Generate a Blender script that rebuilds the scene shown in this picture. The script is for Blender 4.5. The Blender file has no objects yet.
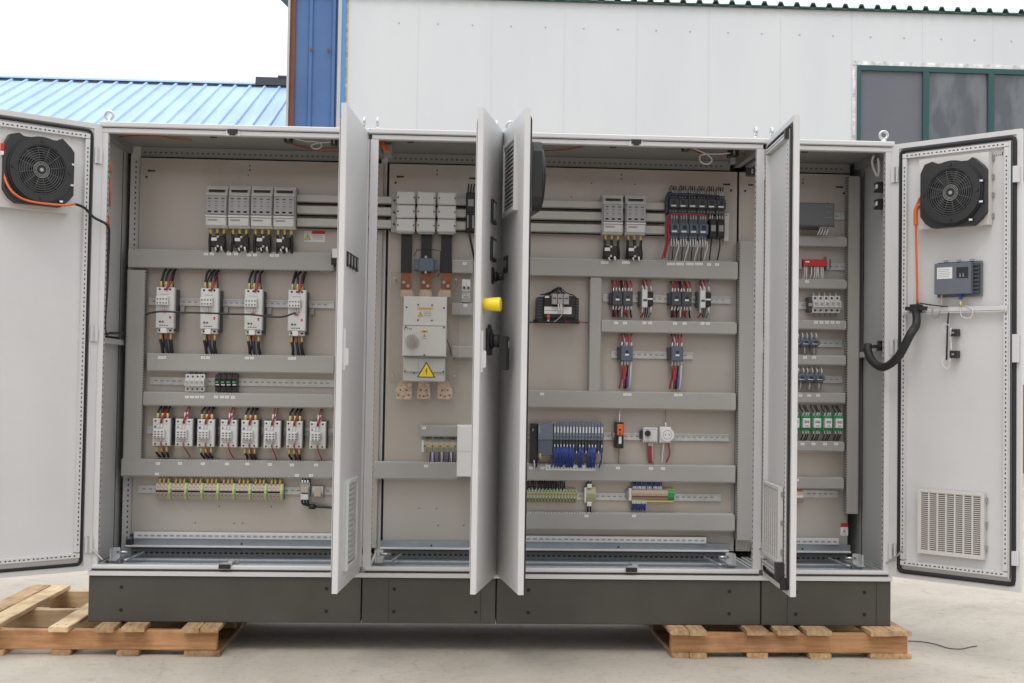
import bpy, math, random
from mathutils import Vector, Matrix
random.seed(7)
S = bpy.context.scene
COL = S.collection
R = math.radians
# ------------------------------------------------------------------ camera
CP = Vector((1.54844, -5.83388, 1.20983)); YAW, PIT, ROL, F = 0.052264, 0.031919, 0.015417, 1296.47
r0 = Vector((math.cos(YAW), -math.sin(YAW), 0))
fw = Vector((math.sin(YAW)*math.cos(PIT), math.cos(YAW)*math.cos(PIT), math.sin(PIT)))
up = Vector((-math.sin(YAW)*math.sin(PIT), -math.cos(YAW)*math.sin(PIT), math.cos(PIT)))
rr = r0*math.cos(ROL) + up*math.sin(ROL)
uu = up*math.cos(ROL) - r0*math.sin(ROL)
cd = bpy.data.cameras.new('camera'); cam = bpy.data.objects.new('camera', cd); COL.objects.link(cam)
cam.matrix_world = Matrix(((rr.x, uu.x, -fw.x, CP.x), (rr.y, uu.y, -fw.y, CP.y), (rr.z, uu.z, -fw.z, CP.z), (0, 0, 0, 1)))
cd.sensor_width = 36; cd.lens = F*36/1024; cd.clip_end = 600; cd.clip_start = .05
S.camera = cam
def ray(px, py): return fw + rr*((px-512)/F) - uu*((py-341.5)/F)
def at(px, py, Y):
    d = ray(px, py); return CP + d*((Y-CP.y)/d.y)
def atz(px, py, Z):
    d = ray(px, py); return CP + d*((Z-CP.z)/d.z)
def rect(x0, y0, x1, y1, Y):
    cx, cy = (x0+x1)/2, (y0+y1)/2
    return at(x0, cy, Y).x, at(x1, cy, Y).x, at(cx, y1, Y).z, at(cx, y0, Y).z
# ------------------------------------------------------------------ materials
MT = {}
def mat(name, col, rough=.5, metal=0, var=0, vs=8, bump=0, bs=60, coat=0, spec=None, col2=None, detail=5, stretch=None, rvar=0):
    m = bpy.data.materials.new(name); m.use_nodes = True; nt = m.node_tree; N = nt.nodes; L = nt.links
    b = N['Principled BSDF']; b.inputs['Base Color'].default_value = (*col, 1); b.inputs['Roughness'].default_value = rough
    b.inputs['Metallic'].default_value = metal
    if spec is not None: b.inputs['Specular IOR Level'].default_value = spec
    tc = N.new('ShaderNodeTexCoord'); mp = N.new('ShaderNodeMapping'); L.new(tc.outputs['Object'], mp.inputs[0])
    if stretch: mp.inputs['Scale'].default_value = stretch
    if var or col2:
        n = N.new('ShaderNodeTexNoise'); n.inputs['Scale'].default_value = vs; n.inputs['Detail'].default_value = detail; n.inputs['Roughness'].default_value = .6
        L.new(mp.outputs[0], n.inputs[0])
        cr = N.new('ShaderNodeValToRGB'); L.new(n.outputs[0], cr.inputs[0])
        a = tuple(c*(1-var) for c in col); c2 = col2 or tuple(min(1, c*(1+var)) for c in col)
        cr.color_ramp.elements[0].position = .3; cr.color_ramp.elements[1].position = .7
        cr.color_ramp.elements[0].color = (*a, 1); cr.color_ramp.elements[1].color = (*c2, 1)
        L.new(cr.outputs[0], b.inputs['Base Color'])
        if rvar:
            mr = N.new('ShaderNodeMapRange'); mr.inputs[3].default_value = rough-rvar; mr.inputs[4].default_value = rough+rvar
            L.new(n.outputs[0], mr.inputs[0]); L.new(mr.outputs[0], b.inputs['Roughness'])
    if bump:
        n2 = N.new('ShaderNodeTexNoise'); n2.inputs['Scale'].default_value = bs; n2.inputs['Detail'].default_value = 3
        L.new(mp.outputs[0], n2.inputs[0]); bp = N.new('ShaderNodeBump'); bp.inputs['Strength'].default_value = bump; bp.inputs['Distance'].default_value = .01
        L.new(n2.outputs[0], bp.inputs['Height']); L.new(bp.outputs[0], b.inputs['Normal'])
    MT[name] = m; return m
mat('paint', (.595, .59, .59), .42, var=.045, vs=2.2, rvar=.10, bump=.06, bs=3, detail=8)
mat('paint_in', (.52, .52, .51), .5, var=.03, vs=3)
mat('plate', (.485, .445, .395), .32, metal=.4, var=.08, vs=1.5, rvar=.08, col2=(.47, .455, .43), detail=8)
mat('rail_grey', (.26, .26, .255), .5)
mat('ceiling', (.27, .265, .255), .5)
mat('earth_green', (.20, .36, .20), .5)
mat('earth_yellow', (.60, .48, .15), .5)
mat('finger', (.6, .6, .58), .55)
mat('duct', (.35, .34, .322), .55, var=.03, vs=5)
mat('duct_dark', (.10, .10, .09), .7)
mat('slot', (.03, .03, .028), .8)
mat('gap', (.015, .015, .015), .9)
mat('plinth', (.062, .058, .05), .42, var=.14, vs=4, rvar=.12, bump=.02, bs=300, detail=9)
def scuffs(name, amount, colr, sc, st, p0):
    m = MT[name]; nt = m.node_tree; N = nt.nodes; L = nt.links; bs = N['Principled BSDF']; src = bs.inputs['Base Color'].links[0].from_socket
    tc = N.new('ShaderNodeTexCoord'); mp = N.new('ShaderNodeMapping'); mp.inputs['Scale'].default_value = st; L.new(tc.outputs['Object'], mp.inputs[0])
    n = N.new('ShaderNodeTexNoise'); n.inputs['Scale'].default_value = sc; n.inputs['Detail'].default_value = 9; n.inputs['Roughness'].default_value = .75; L.new(mp.outputs[0], n.inputs[0])
    r = N.new('ShaderNodeValToRGB'); r.color_ramp.elements[0].position = p0; r.color_ramp.elements[0].color = (0, 0, 0, 1); r.color_ramp.elements[1].position = p0+.09; r.color_ramp.elements[1].color = (amount, amount, amount, 1); L.new(n.outputs[0], r.inputs[0])
    mx = N.new('ShaderNodeMix'); mx.data_type = 'RGBA'; L.new(r.outputs[0], mx.inputs[0]); L.new(src, mx.inputs[6]); mx.inputs[7].default_value = (*colr, 1); L.new(mx.outputs[2], bs.inputs['Base Color'])
scuffs('plinth', .35, (.22, .20, .17), 2.6, (1, 1, 2.2), .60)
scuffs('plate', .25, (.34, .29, .24), 3.2, (1, 1, 1), .60)
scuffs('paint', .22, (.46, .45, .43), 2.4, (1.4, 1.4, .7), .63)
mat('black', (.016, .016, .017), .42)
mat('blackmatt', (.02, .02, .021), .6)
mat('gasket', (.018, .018, .02), .75)
mat('galv', (.58, .595, .60), .34, metal=.6, var=.12, vs=30)
mat('floor_zinc', (.34, .39, .44), .3, metal=.6, var=.12, vs=7, stretch=(1, 6, 1))
mat('steel', (.6, .6, .6), .28, metal=.9)
mat('white_plastic', (.74, .74, .73), .45)
mat('comp', (.62, .62, .61), .42)
mat('comp_mid', (.32, .325, .32), .5)
mat('switch_grey', (.60, .60, .58), .5)
mat('switch_mid', (.36, .365, .37), .5)
mat('bus_grey', (.47, .455, .42), .5, var=.03)
mat('anthracite', (.055, .06, .07), .5)
mat('blue_grey', (.095, .12, .16), .5)
mat('plc', (.15, .18, .235), .5)
mat('panel_grey', (.125, .14, .165), .5)
mat('psu', (.115, .118, .125), .5)
mat('yellow', (.85, .62, .02), .4)
mat('ferrule', (.60, .47, .16), .45)
mat('wire_black', (.017, .017, .02), .5)
mat('wire_dblue', (.03, .035, .075), .5)
mat('wire_blue', (.03, .06, .27), .45)
mat('wire_red', (.36, .03, .05), .45)
mat('wire_white', (.66, .66, .66), .5)
mat('wire_grey', (.2, .2, .2), .5)
mat('orange', (.72, .13, .03), .45)
mat('dull_orange', (.42, .12, .055), .5)
mat('brick_orange', (.45, .1, .05), .5)
mat('red', (.55, .02, .02), .4)
mat('green', (.04, .33, .10), .45)
mat('terminal', (.44, .36, .30), .55)
mat('terminal_tan', (.42, .40, .24), .55)
mat('copper', (.30, .11, .055), .35, metal=.8, var=.25, vs=40)
mat('copper_pale', (.55, .40, .29), .4, metal=.4, var=.3, vs=60, col2=(.68, .56, .45))
mat('label', (.72, .72, .72), .6)
mat('ink', (.06, .06, .065), .7)
mat('inkgrey', (.28, .28, .28), .7)
mat('filter', (.60, .575, .55), .6)
mat('filter_gap', (.16, .14, .13), .9)
mat('louver', (.56, .57, .55), .5)
mat('guard', (.10, .10, .105), .35)
mat('screen', (.02, .02, .02), .2)
mat('pvc', (.5, .5, .5), .35)
def wood(name, c1, c2, c3):
    m = bpy.data.materials.new(name); m.use_nodes = True; nt = m.node_tree; N = nt.nodes; L = nt.links; b = N['Principled BSDF']
    b.inputs['Roughness'].default_value = .75
    tc = N.new('ShaderNodeTexCoord'); oi = N.new('ShaderNodeObjectInfo')
    ad = N.new('ShaderNodeVectorMath'); ad.operation = 'ADD'; L.new(tc.outputs['Object'], ad.inputs[0])
    sc = N.new('ShaderNodeVectorMath'); sc.operation = 'SCALE'; sc.inputs[0].default_value = (7, 3, 5); L.new(oi.outputs['Random'], sc.inputs['Scale']); L.new(sc.outputs[0], ad.inputs[1])
    mp = N.new('ShaderNodeMapping'); mp.inputs['Scale'].default_value = (1.3, 14, 14) ; L.new(ad.outputs[0], mp.inputs[0])
    n = N.new('ShaderNodeTexNoise'); n.inputs['Scale'].default_value = 3.5; n.inputs['Detail'].default_value = 7; n.inputs['Roughness'].default_value = .65; L.new(mp.outputs[0], n.inputs[0])
    cr = N.new('ShaderNodeValToRGB'); e = cr.color_ramp.elements; e[0].position = .32; e[0].color = (*c1, 1); e[1].position = .62; e[1].color = (*c2, 1)
    x = e.new(.8); x.color = (*c3, 1); L.new(n.outputs[0], cr.inputs[0])
    n3 = N.new('ShaderNodeTexNoise'); n3.inputs['Scale'].default_value = 5; n3.inputs['Detail'].default_value = 4; L.new(ad.outputs[0], n3.inputs[0])
    c3r = N.new('ShaderNodeValToRGB'); c3r.color_ramp.elements[0].position = .3; c3r.color_ramp.elements[0].color = (.42, .34, .28, 1); c3r.color_ramp.elements[1].position = .52; c3r.color_ramp.elements[1].color = (1, 1, 1, 1)
    L.new(n3.outputs[0], c3r.inputs[0])
    mx = N.new('ShaderNodeMix'); mx.data_type = 'RGBA'; mx.blend_type = 'MULTIPLY'; mx.inputs[0].default_value = .8
    L.new(cr.outputs[0], mx.inputs[6]); L.new(c3r.outputs[0], mx.inputs[7]); mr = N.new('ShaderNodeMapRange'); mr.inputs[3].default_value = .74; mr.inputs[4].default_value = 1.12; L.new(oi.outputs['Random'], mr.inputs[0])
    hs = N.new('ShaderNodeHueSaturation'); L.new(mr.outputs[0], hs.inputs['Value']); L.new(mx.outputs[2], hs.inputs['Color']); L.new(hs.outputs[0], b.inputs['Base Color'])
    bp = N.new('ShaderNodeBump'); bp.inputs['Strength'].default_value = .5; bp.inputs['Distance'].default_value = .004; L.new(n.outputs[0], bp.inputs['Height']); L.new(bp.outputs[0], b.inputs['Normal'])
    MT[name] = m
wood('wood_stringer', (.38, .18, .08), (.58, .32, .145), (.66, .43, .24))
wood('wood_board', (.34, .20, .10), (.56, .38, .20), (.66, .50, .32))
wood('wood_pale', (.50, .34, .18), (.66, .50, .30), (.72, .60, .42))
def concrete():
    m = bpy.data.materials.new('concrete'); m.use_nodes = True; nt = m.node_tree; N = nt.nodes; L = nt.links; b = N['Principled BSDF']
    b.inputs['Roughness'].default_value = .8
    tc = N.new('ShaderNodeTexCoord')
    def noise(s, d=6, r=.6, dist=0):
        n = N.new('ShaderNodeTexNoise'); n.inputs['Scale'].default_value = s; n.inputs['Detail'].default_value = d; n.inputs['Roughness'].default_value = r
        n.inputs['Distortion'].default_value = dist; L.new(tc.outputs['Object'], n.inputs[0]); return n
    def ramp(src, p0, c0, p1, c1):
        r = N.new('ShaderNodeValToRGB'); e = r.color_ramp.elements; e[0].position = p0; e[0].color = (*c0, 1); e[1].position = p1; e[1].color = (*c1, 1); L.new(src, r.inputs[0]); return r
    def mul(a, c, f=1):
        x = N.new('ShaderNodeMix'); x.data_type = 'RGBA'; x.blend_type = 'MULTIPLY'; x.inputs[0].default_value = f; L.new(a, x.inputs[6]); L.new(c, x.inputs[7]); return x.outputs[2]
    base = ramp(noise(1.1, 8).outputs[0], .3, (.415, .37, .31), .7, (.52, .47, .40))
    st = ramp(noise(.55, 6, .65, 1.2).outputs[0], .36, (.72, .70, .68), .50, (1, 1, 1))
    rust = ramp(noise(2.3, 7, .7, .6).outputs[0], .62, (1, 1, 1), .78, (.9, .74, .6))
    sp = ramp(noise(28, 6, .75).outputs[0], .30, (.62, .6, .58), .46, (1, 1, 1))
    fine = ramp(noise(190, 3, .8).outputs[0], .3, (.84, .84, .84), .6, (1.0, 1.0, 1.0))
    c = mul(base.outputs[0], st.outputs[0], .5); c = mul(c, rust.outputs[0], .9); c = mul(c, sp.outputs[0], .75); c = mul(c, fine.outputs[0], .8)
    bl = ramp(noise(5.5, 8, .72, .8).outputs[0], .34, (.76, .72, .68), .47, (1, 1, 1)); c = mul(c, bl.outputs[0], .45)
    dk = ramp(noise(13, 4, .8, .3).outputs[0], .22, (.45, .43, .42), .30, (1, 1, 1)); c = mul(c, dk.outputs[0], .8)
    # cracks
    vo = N.new('ShaderNodeTexVoronoi'); vo.feature = 'DISTANCE_TO_EDGE'; vo.inputs['Scale'].default_value = .35
    nd = noise(2.2, 5); va = N.new('ShaderNodeVectorMath'); va.operation = 'MULTIPLY_ADD'; va.inputs[1].default_value = (.5, .5, .5); L.new(nd.outputs[1], va.inputs[0]); L.new(tc.outputs['Object'], va.inputs[2]); L.new(va.outputs[0], vo.inputs[0])
    ck = ramp(vo.outputs[0], .0008, (.55, .52, .5), .004, (1, 1, 1)); c = mul(c, ck.outputs[0], .3)
    L.new(c, b.inputs['Base Color'])
    bp = N.new('ShaderNodeBump'); bp.inputs['Strength'].default_value = .35; bp.inputs['Distance'].default_value = .01; n = noise(60, 5, .7); L.new(n.outputs[0], bp.inputs['Height']); L.new(bp.outputs[0], b.inputs['Normal'])
    MT['concrete'] = m
concrete()
mat('panel_white', (.61, .63, .655), .5, var=.05, vs=.35, col2=(.645, .655, .67), stretch=(1.6, 1, .5), detail=7)
mat('panel_seam', (.585, .60, .62), .6)
mat('blue_clad', (.065, .14, .32), .45, var=.15, vs=.8)
mat('blue_bright', (.06, .26, .60), .45)
mat('blue_roof', (.345, .50, .73), .5, var=.14, vs=.8, stretch=(3, .35, 1), detail=7)
mat('blue_roof_cap', (.55, .72, .88), .5)
mat('rust', (.16, .06, .04), .7, var=.2, vs=3)
mat('foam', (.55, .42, .22), .9, var=.4, vs=12)
mat('green_frame', (.018, .07, .072), .4)
mat('green_dark', (.04, .085, .075), .6)
mat('roof_pale', (.55, .72, .66), .5)
mat('brick', (.26, .10, .08), .85, var=.2, vs=5)
mat('added_hall_brick', (.30, .17, .10), .85, var=.2, vs=2)
mat('mortar', (.7, .7, .7), .9, var=.5, vs=7, detail=8)
def glass_dark():
    m = bpy.data.materials.new('window_glass'); m.use_nodes = True; nt = m.node_tree; N = nt.nodes; L = nt.links; b = N['Principled BSDF']
    b.inputs['Roughness'].default_value = .12; tc = N.new('ShaderNodeTexCoord')
    mp = N.new('ShaderNodeMapping'); mp.inputs['Scale'].default_value = (2.2, 1, .7); mp.inputs['Rotation'].default_value = (0, .35, 0); L.new(tc.outputs['Object'], mp.inputs[0])
    n = N.new('ShaderNodeTexNoise'); n.inputs['Scale'].default_value = 1.6; n.inputs['Detail'].default_value = 5; n.inputs['Distortion'].default_value = .2; L.new(mp.outputs[0], n.inputs[0])
    r = N.new('ShaderNodeValToRGB'); r.color_ramp.elements[0].position = .45; r.color_ramp.elements[0].color = (.085, .095, .11, 1); r.color_ramp.elements[1].position = .60; r.color_ramp.elements[1].color = (.145, .155, .17, 1)  # lighter noise patches in the base colour imitate faint reflections in the panes
    L.new(n.outputs[0], r.inputs[0]); L.new(r.outputs[0], b.inputs['Base Color']); MT['window_glass'] = m
glass_dark()
mat('window_screen', (.125, .13, .15), .6, var=.05, vs=2)
def clear():
    m = bpy.data.materials.new('clear_sheet'); m.use_nodes = True; nt = m.node_tree; N = nt.nodes; L = nt.links
    N.remove(N['Principled BSDF']); t = N.new('ShaderNodeBsdfTransparent'); t.inputs[0].default_value = (.96, .96, .95, 1)
    g = N.new('ShaderNodeBsdfGlossy'); g.inputs['Roughness'].default_value = .15; mx = N.new('ShaderNodeMixShader'); mx.inputs[0].default_value = .05
    L.new(t.outputs[0], mx.inputs[1]); L.new(g.outputs[0], mx.inputs[2]); L.new(mx.outputs[0], N['Material Output'].inputs[0]); MT['clear_sheet'] = m
clear()
# ------------------------------------------------------------------ mesh builder
MIR = [False]
class MB:
    def __init__(s): s.v = []; s.f = []; s.m = []; s.sm = []
    def face(s, idx, m, sm=False): s.f.append(idx); s.m.append(m); s.sm.append(sm)
    def box(s, x0, x1, y0, y1, z0, z1, m):
        b = len(s.v)
        for z in (z0, z1):
            s.v += [(x0, y0, z), (x1, y0, z), (x1, y1, z), (x0, y1, z)]
        for q in ((3, 2, 1, 0), (4, 5, 6, 7), (0, 1, 5, 4), (1, 2, 6, 5), (2, 3, 7, 6), (3, 0, 4, 7)): s.face([b+i for i in q], m)
        return s
    def cbox(s, x0, x1, y0, y1, z0, z1, m, c=.003):
        # box with chamfered front (y0) edges
        b = len(s.v)
        s.v += [(x0, y1, z0), (x1, y1, z0), (x1, y1, z1), (x0, y1, z1), (x0, y0+c, z0), (x1, y0+c, z0), (x1, y0+c, z1), (x0, y0+c, z1),
                (x0+c, y0, z0+c), (x1-c, y0, z0+c), (x1-c, y0, z1-c), (x0+c, y0, z1-c)]
        for q in ((3, 2, 1, 0)[::-1], (0, 1, 5, 4), (1, 2, 6, 5), (2, 3, 7, 6), (3, 0, 4, 7), (4, 5, 9, 8), (5, 6, 10, 9), (6, 7, 11, 10), (7, 4, 8, 11), (8, 9, 10, 11)): s.face([b+i for i in q], m)
        return s
    def prism(s, pts, a0, a1, axis, m):
        # polygon pts in the two other axes, extruded along axis
        b = len(s.v); n = len(pts)
        for a in (a0, a1):
            for (p, q) in pts:
                s.v.append({'x': (a, p, q), 'y': (p, a, q), 'z': (p, q, a)}[axis])
        s.face(list(range(b, b+n))[::-1], m); s.face(list(range(b+n, b+2*n)), m)
        for i in range(n):
            j = (i+1) % n; s.face([b+i, b+j, b+n+j, b+n+i], m)
        return s
    def tube(s, pts, r, m, n=6, closed=False):
        P = [Vector(p) for p in pts]; k = len(P); b = len(s.v); prev = None
        for i, p in enumerate(P):
            if closed: t = P[(i+1) % k] - P[i-1]
            else: t = P[min(i+1, k-1)] - P[max(i-1, 0)]
            t.normalize()
            if prev is None:
                a = Vector((0, 0, 1)) if abs(t.z) < .9 else Vector((1, 0, 0)); u = t.cross(a).normalized()
            else: u = (prev - t*prev.dot(t)).normalized()
            prev = u; w = t.cross(u)
            rad = r[i] if isinstance(r, (list, tuple)) else r
            for j in range(n):
                an = 2*math.pi*j/n; s.v.append(tuple(p + u*math.cos(an)*rad + w*math.sin(an)*rad))
        for i in range(k if closed else k-1):
            i2 = (i+1) % k
            for j in range(n):
                j2 = (j+1) % n; s.face([b+i*n+j, b+i*n+j2, b+i2*n+j2, b+i2*n+j], m, True)
        if not closed:
            s.face([b+j for j in range(n)][::-1], m); s.face([b+(k-1)*n+j for j in range(n)], m)
        return s
    def cyl(s, p0, p1, r, m, n=12): return s.tube([p0, p1], r, m, n)
    def ring(s, c, r, tr, m, axis='y', n=24, k=5):
        pts = []
        for i in range(n):
            a = 2*math.pi*i/n; ca, sa = math.cos(a)*r, math.sin(a)*r
            pts.append({'y': (c[0]+ca, c[1], c[2]+sa), 'x': (c[0], c[1]+ca, c[2]+sa), 'z': (c[0]+ca, c[1]+sa, c[2])}[axis])
        return s.tube(pts, tr, m, k, True)
    def disc(s, c, ro, ri, y0, y1, m, n=32):
        # flat annulus solid with axis y
        b = len(s.v)
        for (r, y) in ((ro, y0), (ri, y0), (ri, y1), (ro, y1)):
            for i in range(n):
                a = 2*math.pi*i/n; s.v.append((c[0]+r*math.cos(a), y, c[1]+r*math.sin(a)))
        for q in range(4):
            for i in range(n):
                j = (i+1) % n; q2 = (q+1) % 4; s.face([b+q*n+i, b+q*n+j, b+q2*n+j, b+q2*n+i], m, q in (1, 3))
        return s
    def build(s, name, parent=None):
        if MIR[0]:
            s.v = [(-x, y, z) for x, y, z in s.v]; s.f = [list(f)[::-1] for f in s.f]
        me = bpy.data.meshes.new(name); me.from_pydata(s.v, [], s.f)
        keys = []
        for k in s.m:
            if k not in keys: keys.append(k)
        for k in keys: me.materials.append(MT[k])
        me.polygons.foreach_set('material_index', [keys.index(k) for k in s.m]); me.polygons.foreach_set('use_smooth', s.sm)
        me.update(); o = bpy.data.objects.new(name, me); COL.objects.link(o)
        if parent: o.parent = parent
        return o
def tag(o, label, cat, group=None, kind=None):
    if kind: o['kind'] = kind
    if label: o['label'] = label
    if cat: o['category'] = cat
    if group: o['group'] = group
    return o
def empty(name, loc, label=None, cat=None, group=None, rz=0):
    o = bpy.data.objects.new(name, None); COL.objects.link(o); o.location = loc; o.rotation_euler = (0, 0, rz); o.empty_display_size = .05
    return tag(o, label, cat, group)
def copy_tree(o, parent=None):
    c = o.copy(); COL.objects.link(c)
    if parent: c.parent = parent
    for ch in list(o.children): copy_tree(ch, c)
    return c
def clone(o, loc, label):
    c = copy_tree(o); c.location = loc; c['label'] = label; return c
def curve(pts, n=6):
    # catmull rom through points
    P = [Vector(p) for p in pts]; out = []
    Q = [P[0]*2-P[1]] + P + [P[-1]*2-P[-2]]
    for i in range(1, len(Q)-2):
        for k in range(n):
            t = k/n; a, b, c, d = Q[i-1], Q[i], Q[i+1], Q[i+2]
            out.append(.5*((2*b) + (c-a)*t + (2*a-5*b+4*c-d)*t*t + (3*b-a-3*c+d)*t**3))
    out.append(P[-1]); return out
ORD = ['first', 'second', 'third', 'fourth', 'fifth', 'sixth', 'seventh', 'eighth']
# ------------------------------------------------------------------ setting
g = MB(); g.v += [(-150, -60, 0), (150, -60, 0), (150, 240, 0), (-150, 240, 0)]; g.face([0, 1, 2, 3], 'concrete'); go = g.build('ground'); go['kind'] = 'structure'
YB = 12.8
wb = empty('warehouse', (0, YB, 0), 'long white panel warehouse with a green framed window band and blue corner cladding', 'building')
zt = 6.755
m = MB(); XL = .03; WX0, WZ1 = 7.54, 5.95
m.box(XL, WX0, 0, .1, 0, zt, 'panel_white'); m.box(WX0, 24, 0, .1, WZ1, zt, 'panel_white'); m.box(WX0, 24, 0, .1, 1.3, 4.3, 'panel_white'); m.box(16.5, 24, 0, .1, 4.3, WZ1, 'panel_white')
for x in range(0, 22):
    X = 1.10 + x*1.06
    if X < 24: m.box(X-.004, X+.004, -.003, 0, WZ1+.08 if X > WX0 else .0, zt, 'panel_seam')
    for k in (.28, -.28):
        m.box(X+k-.009, X+k+.009, -.006, 0, 6.37, 6.388, 'comp_mid')
        if X > WX0: pass
m.box(WX0, 24, -.02, .1, 0, 1.3, 'brick'); m.build('wall', wb)
m = MB(); m.box(-.72, XL, .1, 14, 0, zt, 'panel_white'); m.build('side_wall', wb)
m = MB()
for k in range(4): m.box(WX0-.07 + k*.0, WX0-.02, -.006-.001*k, -.003, 4.3+k*.41, 4.68+k*.41, 'mortar')
m.box(WX0-.07, 16.5, -.01, .0, WZ1+.01, WZ1+.07, 'mortar'); m.build('window_surround', wb)
wf = MB(); ww = .96
wf.box(WX0, 16.5, -.03, .06, WZ1-.07, WZ1, 'green_frame'); wf.box(WX0, 16.5, -.03, .06, 4.3, 4.4, 'green_frame')
wx = WX0
panes = []
for k in range(9):
    wf.box(wx, wx+(.09 if wx > WX0 else .05), -.035, .06, 4.4, WZ1-.07, 'green_frame'); panes.append((wx+.09, wx+.98)); wx += .98
wfo = wf.build('window', wb)
for k, (a, b_) in enumerate(panes):
    q = MB(); q.box(a-.05, b_, .01, .03, 4.4, WZ1-.07, 'window_screen' if k == 0 else 'window_glass'); q.build('pane', wfo)
# roof edge, corrugated
m = MB(); n = 100; prof = []
for k in range(n):
    x = -1.0 + k*.24
    prof += [(x, 0), (x+.13, 0), (x+.155, .06), (x+.205, .06), (x+.23, 0)]
topz = 6.785
pts_low = [(x, topz+z-.03) for x, z in prof]; pts_up = [(x, topz+z) for x, z in prof]
for i in range(len(prof)-1):
    b = len(m.v); (xa, za), (xb, zb) = prof[i], prof[i+1]
    Y0, Y1, rs = -.07, 14, 2.3
    m.v += [(xa, Y0, topz+za), (xb, Y0, topz+zb), (xb, Y1, topz+zb+rs), (xa, Y1, topz+za+rs), (xa, Y0, topz+za-.02), (xb, Y0, topz+zb-.02), (xb, Y1, topz+zb+rs-.02), (xa, Y1, topz+za+rs-.02)]
    m.face([b, b+1, b+2, b+3], 'roof_pale'); m.face([b+7, b+6, b+5, b+4], 'green_dark'); m.face([b+4, b+5, b+1, b], 'green_dark')
m.build('roof', wb)
m = MB(); m.box(-.75, 24, -.05, .02, zt, zt+.025, 'green_dark'); m.build('eave_trim', wb)
m = MB()
m.box(-.66, -.05, -.0, .1, 0, zt, 'blue_clad')
for x in (-.46, -.13): m.prism([(x-.02, 0), (x+.0, -.035), (x+.04, -.035), (x+.06, 0)], 0, zt, 'z', 'blue_clad')
for (x, z) in ((-.42, 5.95), (-.18, 5.95)): m.box(x-.02, x+.02, -.05, -.035, z-.02, z+.02, 'rust')
m.build('corner_cladding', wb)
m = MB(); m.box(-.05, 0.0, -.06, .1, 0, zt, 'bus_grey'); m.box(-.765, -.735, -.09, -.04, 0, zt+.1, 'bus_grey'); m.build('downpipe', wb)
m = MB(); m.box(0.0, .06, -.05, -.001, 0, zt, 'blue_bright'); m.box(.06, .09, -.02, -.001, 0, zt, 'foam'); m.build('corner_trim', wb)
m = MB(); m.box(-.735, -.66, -.04, .1, 0, zt, 'rust'); m.build('steel_post', wb)
# blue roofed shed
YR = 24; ZR = 8.0; sl = .415
sh = empty('shed', (-10, YR, 0), 'low shed with a bright blue corrugated metal roof behind', 'building')
m = MB(); Ye = -8; x = -16
X0, X1 = -14, 9.2
def roofquad(mb, xa, xb, za, zb, mt):
    b = len(mb.v); mb.v += [(xa, Ye, ZR+sl*Ye+za), (xb, Ye, ZR+sl*Ye+zb), (xb, 0, ZR+zb), (xa, 0, ZR+za)]; mb.face([b, b+1, b+2, b+3], mt)
x = X0
while x < X1:
    roofquad(m, x, x+.25, 0, 0, 'blue_roof'); roofquad(m, x+.25, x+.27, 0, .045, 'blue_roof'); roofquad(m, x+.27, x+.305, .045, .045, 'blue_roof'); roofquad(m, x+.305, x+.33, .045, 0, 'blue_roof'); x += .33
b = len(m.v); m.v += [(X0, 0, ZR), (X1, 0, ZR), (X1, 8, ZR-3.3), (X0, 8, ZR-3.3)]; m.face([b, b+1, b+2, b+3], 'blue_roof')
m.build('roof', sh)
m = MB(); m.prism([(-.5, -.12), (0, .13), (.5, -.12), (.5, -.15), (-.5, -.16)], X0, X1, 'x', 'blue_roof_cap')
for i in range(len(m.v)): m.v[i] = (m.v[i][0], m.v[i][1], m.v[i][2]+ZR+.02)
k = X0
while k < X1: m.box(k, k+.25, -.53, -.5, ZR-.235, ZR-.185, 'ink'); k += .33
m.build('ridge_cap', sh)
m = MB(); m.box(7.2, 8.2, -.54, .2, ZR-.16, ZR+.02, 'ink'); m.box(7.7, 8.1, -.56, .2, ZR+.02, ZR+.06, 'ink'); m.build('ridge_vent', sh)
m = MB(); m.box(X0, X1, Ye+.3, 7.8, 0, ZR+sl*Ye-.02, 'panel_white'); m.build('wall', sh)
m = MB()
for k in range(34):
    m.box(X0+k*.66, X0+k*.66+.04, Ye+.8, Ye+.83, ZR+sl*(Ye+.8)+.0, ZR+sl*(Ye+.8)+.05, 'inkgrey')
m.build('roof_screw_row', sh)
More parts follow.
